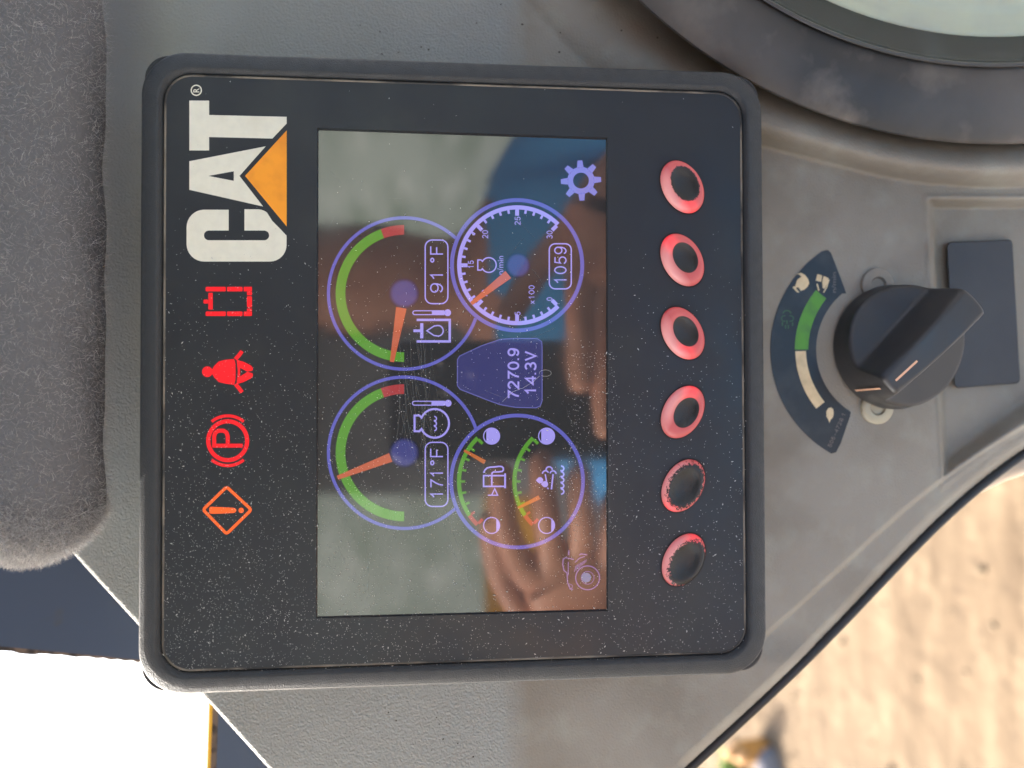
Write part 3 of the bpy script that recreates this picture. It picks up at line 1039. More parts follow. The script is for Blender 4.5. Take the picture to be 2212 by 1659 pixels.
sub('photo_icon', 'camviolet', photo_icon, 'small camera symbol')
sub('photo_lens', 'lens', lambda b: b.disc(*zs(432, 1398), 10.5, S0))


# --- buttons
def button_material(i, inner, off, worn, hot):
    m = bpy.data.materials.new('button_glow'); m.use_nodes = True
    N, Lk = m.node_tree.nodes, m.node_tree.links
    b = N['Principled BSDF']
    tc = N.new('ShaderNodeTexCoord')
    mp = N.new('ShaderNodeMapping'); mp.vector_type = 'POINT'
    Lk.new(tc.outputs['UV'], mp.inputs[0])
    mp.inputs['Location'].default_value = (-off[0], -off[1], 0)
    ln = N.new('ShaderNodeVectorMath'); ln.operation = 'LENGTH'
    Lk.new(mp.outputs[0], ln.inputs[0])
    nz = N.new('ShaderNodeTexNoise'); nz.inputs['Scale'].default_value = 9; nz.inputs['Detail'].default_value = 8; nz.inputs['Roughness'].default_value = .75
    mp2 = N.new('ShaderNodeMapping'); mp2.inputs['Location'].default_value = (i * 3.1, i * 1.7, 0)
    Lk.new(tc.outputs['UV'], mp2.inputs[0]); Lk.new(mp2.outputs[0], nz.inputs['Vector'])
    ns = N.new('ShaderNodeMath'); ns.operation = 'MULTIPLY_ADD'; ns.inputs[1].default_value = worn; ns.inputs[2].default_value = -worn / 2
    Lk.new(nz.outputs['Fac'], ns.inputs[0])
    ad = N.new('ShaderNodeMath'); ad.operation = 'ADD'
    Lk.new(ln.outputs['Value'], ad.inputs[0]); Lk.new(ns.outputs[0], ad.inputs[1])
    mr = N.new('ShaderNodeMapRange'); mr.inputs[1].default_value = inner - .015 - worn * .02; mr.inputs[2].default_value = inner + .015 + worn * .02
    Lk.new(ad.outputs[0], mr.inputs[0])           # 0 = black print, 1 = translucent ring
    # hot spot where the lamp sits behind the ring
    hs = N.new('ShaderNodeVectorMath'); hs.operation = 'DISTANCE'; hs.inputs[1].default_value = (hot[0], hot[1], 0)
    Lk.new(tc.outputs['UV'], hs.inputs[0])
    hr = N.new('ShaderNodeMapRange'); hr.interpolation_type = 'SMOOTHSTEP'
    hr.inputs[1].default_value = .62; hr.inputs[2].default_value = 0.05
    Lk.new(hs.outputs['Value'], hr.inputs[0])
    mx = N.new('ShaderNodeMix'); mx.data_type = 'RGBA'
    mx.inputs[6].default_value = (0.022, 0.023, 0.023, 1); mx.inputs[7].default_value = (0.34, 0.13, 0.125, 1)
    ux = N.new('ShaderNodeSeparateXYZ'); Lk.new(tc.outputs['UV'], ux.inputs[0])
    ur = N.new('ShaderNodeMapRange'); ur.inputs[1].default_value = -.25; ur.inputs[2].default_value = -.95; Lk.new(ux.outputs['X'], ur.inputs[0])
    pm = N.new('ShaderNodeMix'); pm.data_type = 'RGBA'; pm.inputs[6].default_value = (0.32, 0.12, 0.115, 1); pm.inputs[7].default_value = (0.62, 0.42, 0.40, 1)
    Lk.new(ur.outputs[0], pm.inputs[0]); Lk.new(pm.outputs[2], mx.inputs[7])     # pale hot spot painted into the colour towards the upper rim
    Lk.new(mr.outputs[0], mx.inputs[0]); Lk.new(mx.outputs[2], b.inputs['Base Color'])
    ec = N.new('ShaderNodeMix'); ec.data_type = 'RGBA'
    ec.inputs[6].default_value = (0.36, 0.014, 0.018, 1); ec.inputs[7].default_value = (1.15, 0.006, 0.02, 1)
    Lk.new(hr.outputs[0], ec.inputs[0]); Lk.new(ec.outputs[2], b.inputs['Emission Color'])
    es = N.new('ShaderNodeMath'); es.operation = 'MULTIPLY'; es.inputs[1].default_value = 0.8 * EK
    Lk.new(mr.outputs[0], es.inputs[0]); Lk.new(es.outputs[0], b.inputs['Emission Strength'])
    b.inputs['Roughness'].default_value = .26
    bp = N.new('ShaderNodeBump'); bp.inputs['Distance'].default_value = .00012
    n2 = N.new('ShaderNodeTexNoise'); n2.inputs['Scale'].default_value = 26
    Lk.new(tc.outputs['UV'], n2.inputs['Vector']); Lk.new(n2.outputs['Fac'], bp.inputs['Height']); Lk.new(bp.outputs[0], b.inputs['Normal'])
    return m


MT['gasket'] = mat('button_gap', (0.006, 0.006, 0.007), rough=.6)
buttons = [  # centre, lean, inner print radius, print offset, wear, hot spot (unit ellipse frame)
    (1473, 404.5, 1, .66, (.10, .04), .3, (-.25, -.75), 'button whose black print has frayed edges, nearest the round dish'),
    (1473, 562, 1, .575, (.11, .02), 0, (-.2, .75), 'clean red-ringed button, second from the round dish'),
    (1474, 720, 1, .575, (.11, .02), 0, (-.35, -.6), 'clean red-ringed button, third from the round dish'),
    (1474, 890, -1, .575, (.11, .02), 0, (-.2, .72), 'clean red-ringed button leaning the other way, fourth from the round dish'),
    (1475, 1049, -1, .86, (.03, .03), 1.0, (-.1, -.8), 'button with worn black print and thin red rim'),
    (1476, 1209, -1, .90, (.17, -.05), 1.1, (-.1, .7), 'button with large flaked patches of black print'),
]
for i, (bx, by, lean, inner, off, worn, hot, lab) in enumerate(buttons):
    A, Bq, th = 60.5, 41.5, rad(29) * lean
    # long axis points down-right for lean = +1
    ax = Vector((math.sin(th), math.cos(th))); bxv = Vector((math.cos(th), -math.sin(th)))
    vs, uvs, fs = [], [], []
    prof = [(1.0, -.0012), (1.0, .0005), (.985, .0010), (.95, .00155), (.88, .0021), (.78, .0024), (.66, .0023), (.56, .0018), (.4, .0013), (.2, .0011), (.02, .00105)]
    n = 56
    for r, w in prof:
        for k_ in range(n):
            t = 2 * math.pi * k_ / n
            p = ax * (A * r * math.cos(t)) + bxv * (Bq * r * math.sin(t))
            vs.append(P(bx + p.x, by + p.y, 0) + Vector((0, 0, w)))
            uvs.append((r * math.sin(t), -r * math.cos(t)))
    for k2 in range(len(prof) - 1):
        for k_ in range(n):
            j = (k_ + 1) % n
            fs.append((k2 * n + k_, k2 * n + j, (k2 + 1) * n + j, (k2 + 1) * n + k_))
    fs.append(tuple(range((len(prof) - 1) * n, len(prof) * n)))
    # recess round the button
    g = MB()
    gl = []
    for s_ in (1.06, .95):
        gl.append([(bx + (ax * (A * s_ * math.cos(2 * math.pi * q / 56)) + bxv * (Bq * s_ * math.sin(2 * math.pi * q / 56))).x,
                    by + (ax * (A * s_ * math.cos(2 * math.pi * q / 56)) + bxv * (Bq * s_ * math.sin(2 * math.pi * q / 56))).y) for q in range(56)])
    o = mesh('button', vs, fs, button_material(i, inner, off, worn, hot), mon, smooth=True)
    o['label'] = lab
    bm = bmesh.new(); bm.from_mesh(o.data)
    bmesh.ops.recalc_face_normals(bm, faces=bm.faces)
    if sum(f_.normal.z for f_ in bm.faces) < 0: bmesh.ops.reverse_faces(bm, faces=bm.faces)
    uvl = bm.loops.layers.uv.new('UVMap')
    for f_ in bm.faces:
        for l_ in f_.loops: l_[uvl].uv = uvs[l_.vert.index]
    bm.to_mesh(o.data); bm.free()
    lv = [[P(x, y, 0.00012) for x, y in l] for l in gl]
    v, f = loft(lv)
    gp = mesh('button_gap', v, f, MT['gasket'], o)
    face_out(gp)

# --- dust and scratches on the front
dv, df = [], []
cnt = 0
while cnt < 8200:
    x, y = rng.uniform(352, 1612), rng.uniform(165, 1450)
    g = np.clip((y - 420) / 900, 0.03, 1) ** 1.3 * (0.35 + 0.65 * np.clip((1250 - x) / 800, 0.1, 1))
    if 1225 < x < 1330 and 760 < y < 1180: g = max(g, .9)
    if rng.random() > g: continue
    cnt += 1
    onscr = 690 < x < 1308 and 300 < y < 1325
    s = rng.choice([.6, .85, 1.2, 1.9], p=[.55, .32, .11, .02]) * (.9 if onscr else 1)
    w = 0.0001 if not onscr else SW + .0004
    a = rng.uniform(0, 3.14); st_ = rng.uniform(.8, 1.9)
    c, s2 = math.cos(a), math.sin(a)
    n = len(dv)
    for qx, qy in ((-1, 0), (0, -.6), (1, 0), (0, .6)):
        X, Y = qx * s * st_, qy * s
        dv.append(P(x + X * c - Y * s2, y + X * s2 + Y * c, w))
    df.append((n, n + 1, n + 2, n + 3))
du = face_out(mesh('dust_specks', dv, df, MT['dust'], mon))
du['kind'] = 'stuff'


def scratch_material():
    m = bpy.data.materials.new('scratch'); m.use_nodes = True
    N, Lk = m.node_tree.nodes, m.node_tree.links
    b = N['Principled BSDF']; b.inputs['Base Color'].default_value = (.5, .5, .47, 1); b.inputs['Roughness'].default_value = .6
    b.inputs['Alpha'].default_value = .15
    return m


sm = MB()
for k in range(70):
    if k < 26:
        x, y, a, l = rng.uniform(860, 930), rng.uniform(720, 900), rad(rng.normal(-86, 3)), rng.uniform(60, 240)
    elif k < 46:
        x, y, a, l = rng.uniform(690, 1000), rng.uniform(1050, 1200), rad(rng.normal(-62, 9)), rng.uniform(60, 200)
    else:
        x, y, a, l = rng.uniform(700, 1300), rng.uniform(300, 1280), rng.uniform(0, 6.28), rng.uniform(15, 70)
    pts = []; cv_ = rng.normal(0, .25)
    for q in range(7):
        pts.append((x, y)); x += math.cos(a) * l / 6; y -= math.sin(a) * l / 6; a += cv_ / 6
        if not (692 < x < 1304 and 302 < y < 1318): break
    if len(pts) > 2: sm.stroke(pts, rng.uniform(.5, 1.1), SW + .00045)
scm = face_out(sm.build('fine_scratches', scratch_material(), mon))
scm['kind'] = 'stuff'
# two curled fibres lying on the glass
for nm, pts in (('lint', arcpts(1178, 806, 13, 200, -130, 14, 7)), ('lint', [(1085, 868), (1108, 846), (1130, 838), (1150, 826), (1166, 812)])):
    v, f = tube([P(x, y, SW + .0006) for x, y in pts], .00004, 5)
    mesh(nm, v, f, MT['dust'], mon)

# ------------------------------------------------------------------ dial sticker and knob
KW = W0 + 0.0002
KX, KY = 1921, 755
stk = thing('dial_sticker', P(1740, 755, KW), 'black curved sticker with green and cream speed scale beside the knob', 'sticker')


def band(r0, r1, a0, a1, n=40):
    return arcpts(KX, KY, r1, a0, a1, n) + arcpts(KX, KY, r0, a1, a0, n)


ol = band(157, 257, 123, 240)
sm2 = arcpts(KX, KY, 257, 124.5, 238, 40) + [(1796, 980), (1806, 977)] + [(1816, 958), (1836, 900), (1838, 890)] + arcpts(KX, KY, 158, 236, 130, 30) + [(1828, 634), (1824, 622), (1795, 546), (1788, 540), (1780, 542)]
flat_part('sticker_sheet', MT['decal'], stk, lambda b: b.poly(sm2, KW))
flat_part('scale_band', MT['dgreen'], stk, lambda b: b.arc(KX, KY, 175, 204, 141, 180, KW + .00006, 24))['label'] = 'green fast half of the scale'
flat_part('scale_band', MT['dcream'], stk, lambda b: b.poly(arcpts(KX, KY, 203, 181, 219, 20) + arcpts(KX, KY, 180, 219, 181, 20), KW + .00006))['label'] = 'cream slow half of the scale'


def rabbit(b):
    w = KW + .00006
    b.poly([(1716, 624), (1722, 604), (1731, 598), (1728, 594), (1722, 592), (1730, 589), (1739, 594), (1746, 603), (1748, 612), (1744, 620), (1737, 626), (1730, 628), (1724, 620)], w)
    b.poly([(1716, 618), (1712, 621), (1721, 631), (1727, 632)], w)


def engine_pic(b):
    w = KW + .00006
    b.poly([(1762, 606), (1766, 592), (1776, 595), (1774, 609)], w)
    b.poly([(1776, 610), (1779, 596), (1790, 601), (1788, 612), (1781, 624), (1777, 622)], w)
    b.stroke([(1791, 604), (1786, 620), (1779, 632)], 2.2, w); b.stroke([(1765, 613), (1769, 628)], 3, w)


def turtle(b):
    w = KW + .00006
    b.poly([(1785, 889), (1789, 882), (1795, 880), (1800, 884), (1801, 893), (1799, 902), (1794, 907), (1792, 914), (1789, 906), (1785, 899)], w)


def auto_pic(b):
    w = KW + .00006
    b.arc(1700, 680, 8, 10.5, 20, 160, w, 12); b.arc(1694, 688, 5, 7, 60, 300, w, 12); b.arc(1708, 688, 5, 7, -120, 120, w, 12)
    for x, y in ((1690, 700), (1712, 700), (1697, 706), (1703, 706), (1700, 696)): b.stroke([(x, y - 4), (x, y + 4)], 2.4, w)


flat_part('hare_symbol', MT['dcream'], stk, rabbit)
flat_part('engine_symbol', MT['dcream'], stk, engine_pic)
flat_part('turtle_symbol', MT['dcream'], stk, turtle)
flat_part('eco_symbol', MT['dgfaint'], stk, auto_pic)
text('sticker_note', 'n/min', 1797, 1806, 588, 632, KW + .00006, MT['dfaint'], stk)
digits('sticker_note', '505-4728 1', 1803, 1811, 892, 968, KW + .00006, MT['dfaint'], stk, sw=.15, rot=rad(24))

kb = P(1926, 750, W0)
knob = thing('throttle_knob', kb, 'glossy black rotary knob with a raised grip blade and pale index lines', 'knob')
KR = 0.0222
# blade direction in the panel plane, from the pixels of its top edge
p0, p1 = P(1916, 830, W0 + .026), P(2097, 650, W0 + .026)
bd = (p1 - p0); bd.z = 0; bd.normalize(); bn = Vector((-bd.y, bd.x, 0))
# body of the knob: a height map over a disc, two scooped flats leave the blade standing
NRr, NTt = 44, 120
vs, fs = [], []
H0, H1 = 0.0085, 0.0262


def knob_h(a, c):
    """a along the blade, c across it"""
    half = 0.0050 + 0.0009 * (a / KR)
    side = sstep(half - .001, half + .0045, np.abs(c))
    top = H1 - 0.0018 * (a / KR) ** 2
    low = H0 + 0.0052 * np.clip(1 - np.abs(c) / KR, 0, 1)
    return top * (1 - side) + low * side


prof_r = list(np.linspace(0, .94, NRr - 4)) + [.965, .985, .996, 1.0]
for ri, r in enumerate(prof_r):
    for k_ in range(NTt):
        t = 2 * math.pi * k_ / NTt
        R_ = KR * r
        a, c = R_ * math.cos(t), R_ * math.sin(t)
        h = float(knob_h(np.array(a), np.array(c)))
        e = max(0, (r - .94) / .06)
        h -= .0016 * (1 - math.sqrt(max(0, 1 - e * e)))
        vs.append(kb + bd * a + bn * c + Vector((0, 0, h)))
for ri in range(len(prof_r) - 1):
    for k_ in range(NTt):
        j = (k_ + 1) % NTt
        fs.append((ri * NTt + k_, ri * NTt + j, (ri + 1) * NTt + j, (ri + 1) * NTt + k_))
# skirt flares slightly towards the panel
b0 = (len(prof_r) - 1) * NTt
for kk, (r, hf) in enumerate(((1.01, .5), (1.03, .18), (1.045, .05), (1.045, 0.0))):
    for k_ in range(NTt):
        t = 2 * math.pi * k_ / NTt
        a, c = KR * math.cos(t), KR * math.sin(t)
        h = float(knob_h(np.array(a), np.array(c))) - .0016
        vs.append(kb + bd * (a * r) + bn * (c * r) + Vector((0, 0, .0012 + h * hf)))
for kk in range(4):
    for k_ in range(NTt):
        j = (k_ + 1) % NTt
        fs.append((b0 + kk * NTt + k_, b0 + kk * NTt + j, b0 + (kk + 1) * NTt + j, b0 + (kk + 1) * NTt + k_))
kbody = autosmooth(mesh('knob_body', vs, fs, MT['knob'], knob), 60)
# index lines on the blade end and down the skirt
s0 = kb - bd * (KR * .86) + Vector((0, 0, knob_h(np.array(-KR * .86), np.array(0.)) + .0001))
s1 = kb - bd * (KR * .42) + Vector((0, 0, knob_h(np.array(-KR * .42), np.array(0.)) + .0001))
mesh('index_line', [s0 - bn * .00038, s0 + bn * .00038, s1 + bn * .00038, s1 - bn * .00038], [(0, 1, 2, 3)], MT['mark'], knob)
e0 = kb - bd * (KR * 1.008) + Vector((0, 0, .0205)); e1 = kb - bd * (KR * 1.045) + Vector((0, 0, .0055))
mesh('index_line', [e0 - bn * .00038 - bd * .0006, e0 + bn * .00038 - bd * .0006, e1 + bn * .00038 - bd * .0006, e1 - bn * .00038 - bd * .0006], [(0, 1, 2, 3)], MT['mark'], knob)
# ears of the mounting ring showing under the knob
for (ex, ey) in ((1892, 880), (1893, 616)):
    c = P(ex, ey, W0)
    lv = []
    for r, w in ((.0062, .0), (.0062, .0012), (.0056, .0017), (.0030, .0017), (.0024, .0008)):
        lv.append([c + Vector((r * math.cos(6.2832 * q / 28), r * math.sin(6.2832 * q / 28), w)) for q in range(28)])
    v, f = loft(lv, cap1=True)
    o = autosmooth(mesh('mounting_ear', v, f, MT['washer'] if ey > 700 else MT['console'], knob), 40)

# ------------------------------------------------------------------ window frame left of the dash
FW = -0.075
fr = thing('window_frame', P(380, 1440, FW), 'dark window frame corner behind the dash with a worn foam edge', 'window frame')


def slab(pts, w0, w1):
    lo_ = [P(x, y, w0) for x, y in pts]
    n = len(lo_)
    hi_ = [Vector((p.x, p.y, w1)) for p in lo_]
    vs = lo_ + hi_
    fs = [tuple(range(n)), tuple(range(n, 2 * n))[::-1]] + [(i, (i + 1) % n, n + (i + 1) % n, n + i) for i in range(n)]
    return vs, fs


post = [(-700, 980), (700, 980), (700, 1500), (470, 1800 - 300)] and [(-900, 700), (1000, 700), (1000, 1452), (430, 1452)] + [(330, 1428), (278, 1423), (0, 1396), (-900, 1308)]
v, f = slab(post, FW, FW - .03)
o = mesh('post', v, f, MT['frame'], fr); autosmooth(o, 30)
rail = [(474, 1452.5), (1000, 1452.5), (1000, 2300), (461, 2300), (466, 1700)]
v, f = slab(rail, FW - .0005, FW - .03)
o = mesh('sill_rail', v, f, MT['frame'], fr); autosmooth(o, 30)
# foam strip along the post, ragged underneath
es = []
xs = np.linspace(-900, 300, 80)
yb = np.interp(xs, [-900, 0, 278, 300], [1308, 1396, 1423, 1425])
rg = np.abs(rng.normal(0, 2.6, 80)) + 3 + 5 * np.clip((250 - xs) / 250, 0, 1) * (xs > -100)
top = [(x, y - 1) for x, y in zip(xs, yb)]; bot = [(x, y + r) for x, y, r in zip(xs, yb, rg)]
v, f = slab(top + bot[::-1], FW - .004, FW - .02)
mesh('foam_seal', v, f, MT['foam'], fr)
v, f = slab([(462, 1450), (475, 1450), (467, 1700), (462, 2300), (450, 2300), (453, 1700)], FW - .006, FW - .02)
mesh('foam_seal', v, f, MT['foam'], fr)
v, f = slab([(453, 1450), (463, 1450), (454, 1700), (451, 2300), (441, 2300), (445, 1700)], FW - .02, FW - .03)
mesh('yellow_edge', v, f, MT['yellow'], fr)

# ------------------------------------------------------------------ fleece pad over the dash
fw = -0.012
flc = thing('fleece_pad', P(80, 900, fw - .02), 'fuzzy grey fleece roll lying along the top of the dash', 'fleece')
ys = np.concatenate([np.linspace(-420, 1094, 60), 1094 + 115 * np.sin(np.linspace(0.05, 1, 26) * math.pi / 2)])
SEG = 72
flv, flf = [], []


def fl_r(y, a):
    e = max(0.0, (y - 1094) / 116.0)
    k_ = math.sqrt(max(0.0, 1 - e * e)) if e > 0 else 1.0
    return k_, 1 + .015 * math.sin(y * .013 + a) + .014 * math.sin(y * .031 + 2 * a) + .02 * math.sin(a * 5 + y * .02)


for y in ys:
    c = P(72 - max(0, y - 1000) * .05, y, fw)
    for k_ in range(SEG):
        a = 2 * math.pi * k_ / SEG
        kk, wob = fl_r(y, a)
        flv.append(c + Vector((0, -math.cos(a) * .0205 * kk * wob, math.sin(a) * .017 * kk * wob)))
for j in range(len(ys) - 1):
    for k_ in range(SEG):
        q = (k_ + 1) % SEG
        flf.append((j * SEG + k_, j * SEG + q, (j + 1) * SEG + q, (j + 1) * SEG + k_))
flf.append(tuple(range((len(ys) - 1) * SEG, len(ys) * SEG)))
MT['fleece'] = mat('fleece_backing', srgb(104, 104, 107), rough=1.0, bump=[(500, .001)])


def fibre_material():
    m = bpy.data.materials.new('fleece_fibre'); m.use_nodes = True
    N, Lk = m.node_tree.nodes, m.node_tree.links
    b = N['Principled BSDF']; b.inputs['Roughness'].default_value = .75
    g = N.new('ShaderNodeNewGeometry'); cr = N.new('ShaderNodeValToRGB')
    cr.color_ramp.elements[0].color = (*srgb(130, 130, 133), 1); cr.color_ramp.elements[1].color = (*srgb(196, 194, 192), 1)
    Lk.new(g.outputs['Random Per Island'], cr.inputs[0]); Lk.new(cr.outputs[0], b.inputs['Base Color'])
    return m


fl = mesh('fleece_body', flv, flf, MT['fleece'], flc, smooth=True)
autosmooth(fl, 80)
# pile: curled flat fibres rooted on the roll
fa = np.array([tuple(p) for p in flv]).reshape(len(ys), SEG, 3)
NF, SGS = 110000, 8
iy = rng.uniform(0, len(ys) - 1.001, NF)
end = rng.random(NF) < .3
iy[end] = rng.uniform(58, len(ys) - 1.001, end.sum())
ia = rng.uniform(-.1 * SEG, .58 * SEG, NF) % SEG
i0 = iy.astype(int); a0 = ia.astype(int) % SEG
root = fa[i0, a0] + (fa[np.minimum(i0 + 1, len(ys) - 1), a0] - fa[i0, a0]) * (iy - i0)[:, None] + (fa[i0, (a0 + 1) % SEG] - fa[i0, a0]) * (ia - np.floor(ia))[:, None]
cen = fa.mean(1)[i0]
nrm = root - cen
e_in = np.clip((iy - 58) / (len(ys) - 58), 0, 1) ** 1.5
nrm[:, 0] -= .02 * e_in * 1.2
nrm /= np.linalg.norm(nrm, axis=1)[:, None]
rnd = lambda s: rng.normal(0, s, (NF, 3))
d = nrm * .35 + rnd(.6); d /= np.linalg.norm(d, axis=1)[:, None]
curl = rnd(.6)
step = rng.uniform(.00030, .00062, NF)[:, None]
pos = root - nrm * .0008
path = [pos]
for s in range(SGS):
    pos = pos + d * step
    path.append(pos)
    d = d + curl + rnd(.45) - nrm * .04; d /= np.linalg.norm(d, axis=1)[:, None]
path = np.stack(path, 1)                       # NF, SGS+1, 3
wv = np.cross(path[:, -1] - path[:, 0] + 1e-9, rnd(1)); wv /= np.linalg.norm(wv, axis=1)[:, None]
wd = rng.uniform(.00003, .00006, NF)[:, None, None] * np.linspace(1, .4, SGS + 1)[None, :, None]
Lp, Rp = path + wv[:, None] * wd, path - wv[:, None] * wd
allv = np.stack([Lp, Rp], 2).reshape(-1, 3) - np.array(BASE[flc])
nv = (SGS + 1) * 2
basei = (np.arange(NF) * nv)[:, None, None]
qi = np.array([(2 * s, 2 * s + 1, 2 * s + 3, 2 * s + 2) for s in range(SGS)])[None]
quads = (basei + qi).reshape(-1, 4)
me = bpy.data.meshes.new('pile')
me.vertices.add(len(allv)); me.vertices.foreach_set('co', allv.astype(np.float32).ravel())
me.loops.add(quads.size); me.loops.foreach_set('vertex_index', quads.astype(np.int32).ravel())
me.polygons.add(len(quads)); me.polygons.foreach_set('loop_start', (np.arange(len(quads)) * 4).astype(np.int32))
me.update(calc_edges=True); me.validate()
me.materials.append(fibre_material())
pile = bpy.data.objects.new('pile', me); col.objects.link(pile); pile.parent = flc
pile['kind'] = 'stuff'

# ------------------------------------------------------------------ cab shell round the operator (seen in the screen's reflection)
MT['cab'] = mat('cab_lining', (0.24, 0.245, 0.26), rough=.7, var=((0.28, 0.285, 0.295), 5, .4, .7))
MT['hood'] = mat('hood_yellow', srgb(232, 170, 40), rough=.45)


def wbox(b, x0, x1, y0, y1, z0, z1):
    b.add([Vector(p) for p in ((x0, y0, z0), (x1, y0, z0), (x1, y1, z0), (x0, y1, z0), (x0, y0, z1), (x1, y0, z1), (x1, y1, z1), (x0, y1, z1))],
          [(3, 2, 1, 0), (4, 5, 6, 7), (0, 1, 5, 4), (1, 2, 6, 5), (2, 3, 7, 6), (3, 0, 4, 7)])


def wstruct(name, boxes, mt):
    b = MB()
    for q in boxes: wbox(b, *q)
    return tag(mesh(name, b.v, b.f, mt, raw=True), kind='structure')


wstruct('cab_roof', [(-.85, .80, -1.30, .30, .80, .86)], MT['cab'])
wstruct('cab_floor', [(-.85, .80, -1.30, .30, -1.06, -1.0)], MT['cab'])
wstruct('cab_wall_right', [(.72, .80, -1.296, .296, -.999, .12), (.722, .798, -.62, -.50, .121, .799), (.722, .798, .0, .29, .121, .799)], MT['cab'])
wstruct('cab_wall_rear', [(-.846, .716, -1.296, -1.23, -.998, .05), (-.20, .22, -1.294, -1.232, .051, .798), (.60, .716, -1.294, -1.232, .051, .798), (-.846, -.76, -1.294, -1.232, .051, .798)], MT['cab'])

# grassy slope behind the machine, raised to hide blue sky from the reflection
hv, hf = [], []
for j in range(25):
    for i in range(41):
        x = -90 + i * 4.5; y = -16 - j * 3.0
        h = 34 * float(sstep(0, 60, -16 - y)) + 1.2 * math.sin(x * .23) * math.sin(y * .19 + 1) + .5 * math.sin(x * .9 + y)
        hv.append((x, y, GZ - .3 + max(0, h)))
for j in range(24):
    for i in range(40):
        a = j * 41 + i
        hf.append((a, a + 1, a + 42, a + 41))
hs_ = mesh('hillside', hv, hf, mat('slope_window_pale', srgb(142, 152, 144), rough=1, var=[(srgb(112, 126, 112), .2, .4, .65), (srgb(174, 180, 174), .5, .5, .75)]), raw=True, smooth=True)  # colour paled to imitate the bright rear window mirrored in the screen
tag(hs_, kind='structure')

# engine hood of the machine behind the rear window
hd = MB()
pr = [(-.62, -.4), (-.62, .12), (-.56, .20), (-.44, .24), (.30, .24), (.42, .20), (.48, .12), (.48, -.4)]
for y in (-1.45, -2.1):
    hd.v += [Vector((x - .1, y, z - .02)) for x, z in pr]
n = len(pr)
hd.f += [tuple(range(n)), tuple(range(n, 2 * n))[::-1]] + [(i, (i + 1) % n, n + (i + 1) % n, n + i) for i in range(n)]
hood = mesh('engine_hood', hd.v, hd.f, MT['hood'], raw=True)
autosmooth(hood, 30)
tag(hood, 'yellow engine hood behind the cab, mirrored in the screen', 'hood')

# ------------------------------------------------------------------ phone and operator, mirrored in the screen
def MR(px, py, w):
    """a point at height w whose mirror image in the screen shows at the pixel"""
    q = P(px, py, 2 * SW - w)
    return Vector((q.x, q.y, w))


ph = thing('smartphone', MR(1060, 862, .262), 'dark smartphone held up in front of the monitor, mirrored in its screen', 'phone')
lv = []
ca, cb = MR(838, 735, .254), MR(1345, 992, .254)
pc = (ca + cb) / 2; hu, hv_ = abs(ca.x - cb.x) / 2, abs(ca.y - cb.y) / 2
for ins, w in ((.0006, .2492), (0, .2500), (0, .2560), (.0006, .2568)):
    lv.append([Vector((x, y, w + (.0 if True else 0))) for x, y in rrect(hu - ins, hv_ - ins, .011, 8, pc.x, pc.y)])
v, f = loft(lv)
autosmooth(mesh('frame', v, f, mat('phone_frame', (.5, .5, .5), rough=.3, metal=1), ph), 30)
v, f = loft([[Vector((x, y, .2491)) for x, y in rrect(hu - .0008, hv_ - .0008, .0105, 8, pc.x, pc.y)], [Vector((x, y, .2489)) for x, y in rrect(hu - .002, hv_ - .002, .0095, 8, pc.x, pc.y)]], cap1=True)
mesh('back_glass', v, f, mat('phone_back', (.012, .012, .014), rough=.35), ph)
v, f = loft([[Vector((x, y, .2569)) for x, y in rrect(hu - .0008, hv_ - .0008, .0105, 8, pc.x, pc.y)], [Vector((x, y, .2571)) for x, y in rrect(hu - .002, hv_ - .002, .0095, 8, pc.x, pc.y)]], cap1=True)
mesh('front_glass', v, f, mat('phone_front', (.01, .01, .012), rough=.1), ph)
for dx, dy in ((.0, .0), (.019, .004), (.0115, -.016)):
    c = Vector((CAM_C.x + dx, CAM_C.y + dy, 0))
    prof = [(.0068, .2489), (.0068, .2472), (.0062, .2468), (.0046, .2468), (.0044, .2476)]
    v, f = loft([[Vector((c.x + r * math.cos(6.2832 * q / 24), c.y + r * math.sin(6.2832 * q / 24), w)) for q in range(24)] for r, w in prof], cap1=True)
    mesh('lens_ring', v, f, mat('lens_metal', (.06, .06, .065), rough=.3, metal=.6), ph, smooth=True)


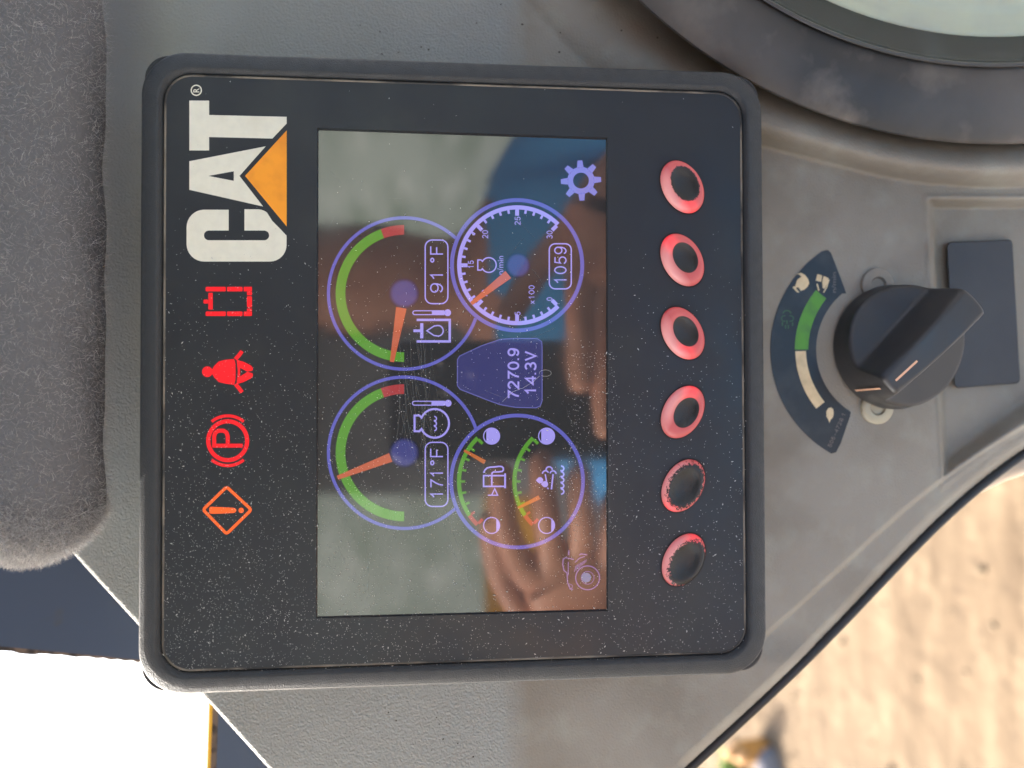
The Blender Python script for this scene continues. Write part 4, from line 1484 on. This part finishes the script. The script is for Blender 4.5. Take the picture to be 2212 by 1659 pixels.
def person():
    J, E, Rr = [], [], []

    def j(p, r, parent=None):
        J.append(Vector(p)); Rr.append(r if hasattr(r, '__len__') else (r, r))
        if parent is not None: E.append((parent, len(J) - 1))
        return len(J) - 1
    pel = j((.15, -.66, .74), (.17, .13))
    bel = j((.15, -.46, .75), (.16, .12), pel)
    che = j((.15, -.26, .76), (.17, .12), bel)
    upc = j((.15, -.12, .765), (.13, .09), che)
    nec = j((.145, -.02, .755), .052, upc)
    jaw = j((.14, .05, .735), (.066, .075), nec)
    hea = j((.138, .13, .735), (.078, .094), jaw)
    top = j((.138, .20, .74), (.058, .07), hea)
    for s in (-1, 1):
        t1 = j((.15 + s * .045, -.68, .66), .09, pel); t2 = j((.15 + s * .13, -.76, .35), .07, t1)
        t3 = j((.15 + s * .14, -1.0, .30), .05, t2)
        sh = j((.15 + s * .17, -.14, .765), .06, upc)
        if s > 0:
            el = j((.42, -.34, .60), .046, sh); fm = j((.30, -.24, .42), .038, el); wr = j((.175, -.150, .315), .027, fm)
            p1 = j((.135, -.118, .292), (.030, .018), wr); p2 = j((.095, -.105, .278), (.036, .015), p1)
            fing = [((.072, -.085, .266), (.035, -.083, .252), (.012, -.082, .247), (-.006, -.083, .244)),
                    ((.066, -.098, .264), (.020, -.098, .250), (-.014, -.098, .246), (-.036, -.098, .242)),
                    ((.064, -.112, .264), (.020, -.114, .250), (-.012, -.114, .246), (-.032, -.114, .242)),
                    ((.066, -.126, .266), (.030, -.130, .254), (.006, -.131, .249), (-.010, -.131, .246))]
            th = ((.105, -.080, .290), (.082, -.060, .292), (.058, -.045, .282), (.042, -.036, .272))
        else:
            el = j((-.22, -.36, .60), .046, sh); fm = j((-.25, -.24, .42), .038, el); wr = j((-.215, -.125, .315), .027, fm)
            p1 = j((-.178, -.100, .288), (.030, .018), wr); p2 = j((-.142, -.078, .268), (.036, .015), p1)
            fing = [((-.116, -.042, .254), (-.088, -.032, .240), (-.064, -.030, .238), (-.048, -.031, .242)),
                    ((-.110, -.064, .252), (-.080, -.058, .238), (-.056, -.056, .237), (-.040, -.056, .241)),
                    ((-.112, -.084, .254), (-.084, -.082, .240), (-.062, -.081, .239), (-.048, -.081, .243)),
                    ((-.120, -.102, .258), (-.098, -.104, .247), (-.080, -.104, .245), (-.068, -.103, .247))]
            th = ((-.158, -.050, .286), (-.132, -.034, .290), (-.104, -.028, .284), (-.086, -.026, .276))
        for q in fing:
            pr_ = p2
            for k_, c in enumerate(q): pr_ = j(c, (.0105, .0098, .0090, .0078)[k_], pr_)
        pr_ = p1
        for k_, c in enumerate(th): pr_ = j(c, (.0125, .0115, .0105, .0090)[k_], pr_)
    me = bpy.data.meshes.new('body')
    b0 = Vector((.15, -.8, .6))
    me.from_pydata([tuple(p - b0) for p in J], E, [])
    ob = bpy.data.objects.new('body', me); col.objects.link(ob)
    sk = ob.modifiers.new('skin', 'SKIN'); sk.use_smooth_shade = True
    sv = me.skin_vertices[0].data
    for i, r in enumerate(Rr): sv[i].radius = r
    sv[0].use_root = True
    sb = ob.modifiers.new('sub', 'SUBSURF'); sb.levels = 2; sb.render_levels = 2
    dg = bpy.context.evaluated_depsgraph_get()
    res = bpy.data.meshes.new_from_object(ob.evaluated_get(dg))
    bpy.data.objects.remove(ob)
    bm = bmesh.new(); bm.from_mesh(res)
    bmesh.ops.delete(bm, geom=[v_ for v_ in bm.verts if not v_.link_faces], context='VERTS')
    bm.to_mesh(res); bm.free()
    root = thing('person', b0, 'person in a blue shirt holding up a phone, mirrored in the screen', 'person')
    ms = [mat('skin', srgb(196, 140, 112), rough=.5, var=(srgb(176, 116, 92), 30, .4, .7)), mat('blue_cloth', srgb(70, 160, 225), rough=.9, bump=[(300, .0005)]), mat('dark_hair', (.012, .010, .009), rough=.6), mat('work_trousers', (.05, .055, .07), rough=.9)]
    res.materials.clear(); res.materials.append(ms[0])
    for p in res.polygons: p.material_index = 0
    body = bpy.data.objects.new('body', res); col.objects.link(body); body.parent = root

    def shell(name, test, off, m):
        bm = bmesh.new(); bm.from_mesh(res)
        bm.normal_update()
        for v_ in bm.verts: v_.co = v_.co + v_.normal * off
        kill = [f_ for f_ in bm.faces if not test(f_.calc_center_median() + b0)]
        bmesh.ops.delete(bm, geom=kill, context='FACES')
        todo, best_ = set(bm.faces), []
        while todo:                                  # keep the largest connected piece
            st2 = [todo.pop()]; isl = []
            while st2:
                f_ = st2.pop(); isl.append(f_)
                for e_ in f_.edges:
                    for g_ in e_.link_faces:
                        if g_ in todo: todo.discard(g_); st2.append(g_)
            if len(isl) > len(best_): best_ = isl
        keep = set(best_)
        bmesh.ops.delete(bm, geom=[f_ for f_ in bm.faces if f_ not in keep], context='FACES')
        bmesh.ops.delete(bm, geom=[v_ for v_ in bm.verts if not v_.link_faces], context='VERTS')
        m2 = bpy.data.meshes.new(name); bm.to_mesh(m2); bm.free()
        m2.materials.clear(); m2.materials.append(m)
        o_ = bpy.data.objects.new(name, m2); col.objects.link(o_); o_.parent = root
    shell('shirt', lambda c: c.z > .50 and c.y < -.055 and c.y > -.66, .006, ms[1])
    shell('hair', lambda c: c.y > .06 and (c.z > .72 or c.y > .17), .006, ms[2])
    shell('trousers', lambda c: c.y <= -.64, .006, ms[3])


person()
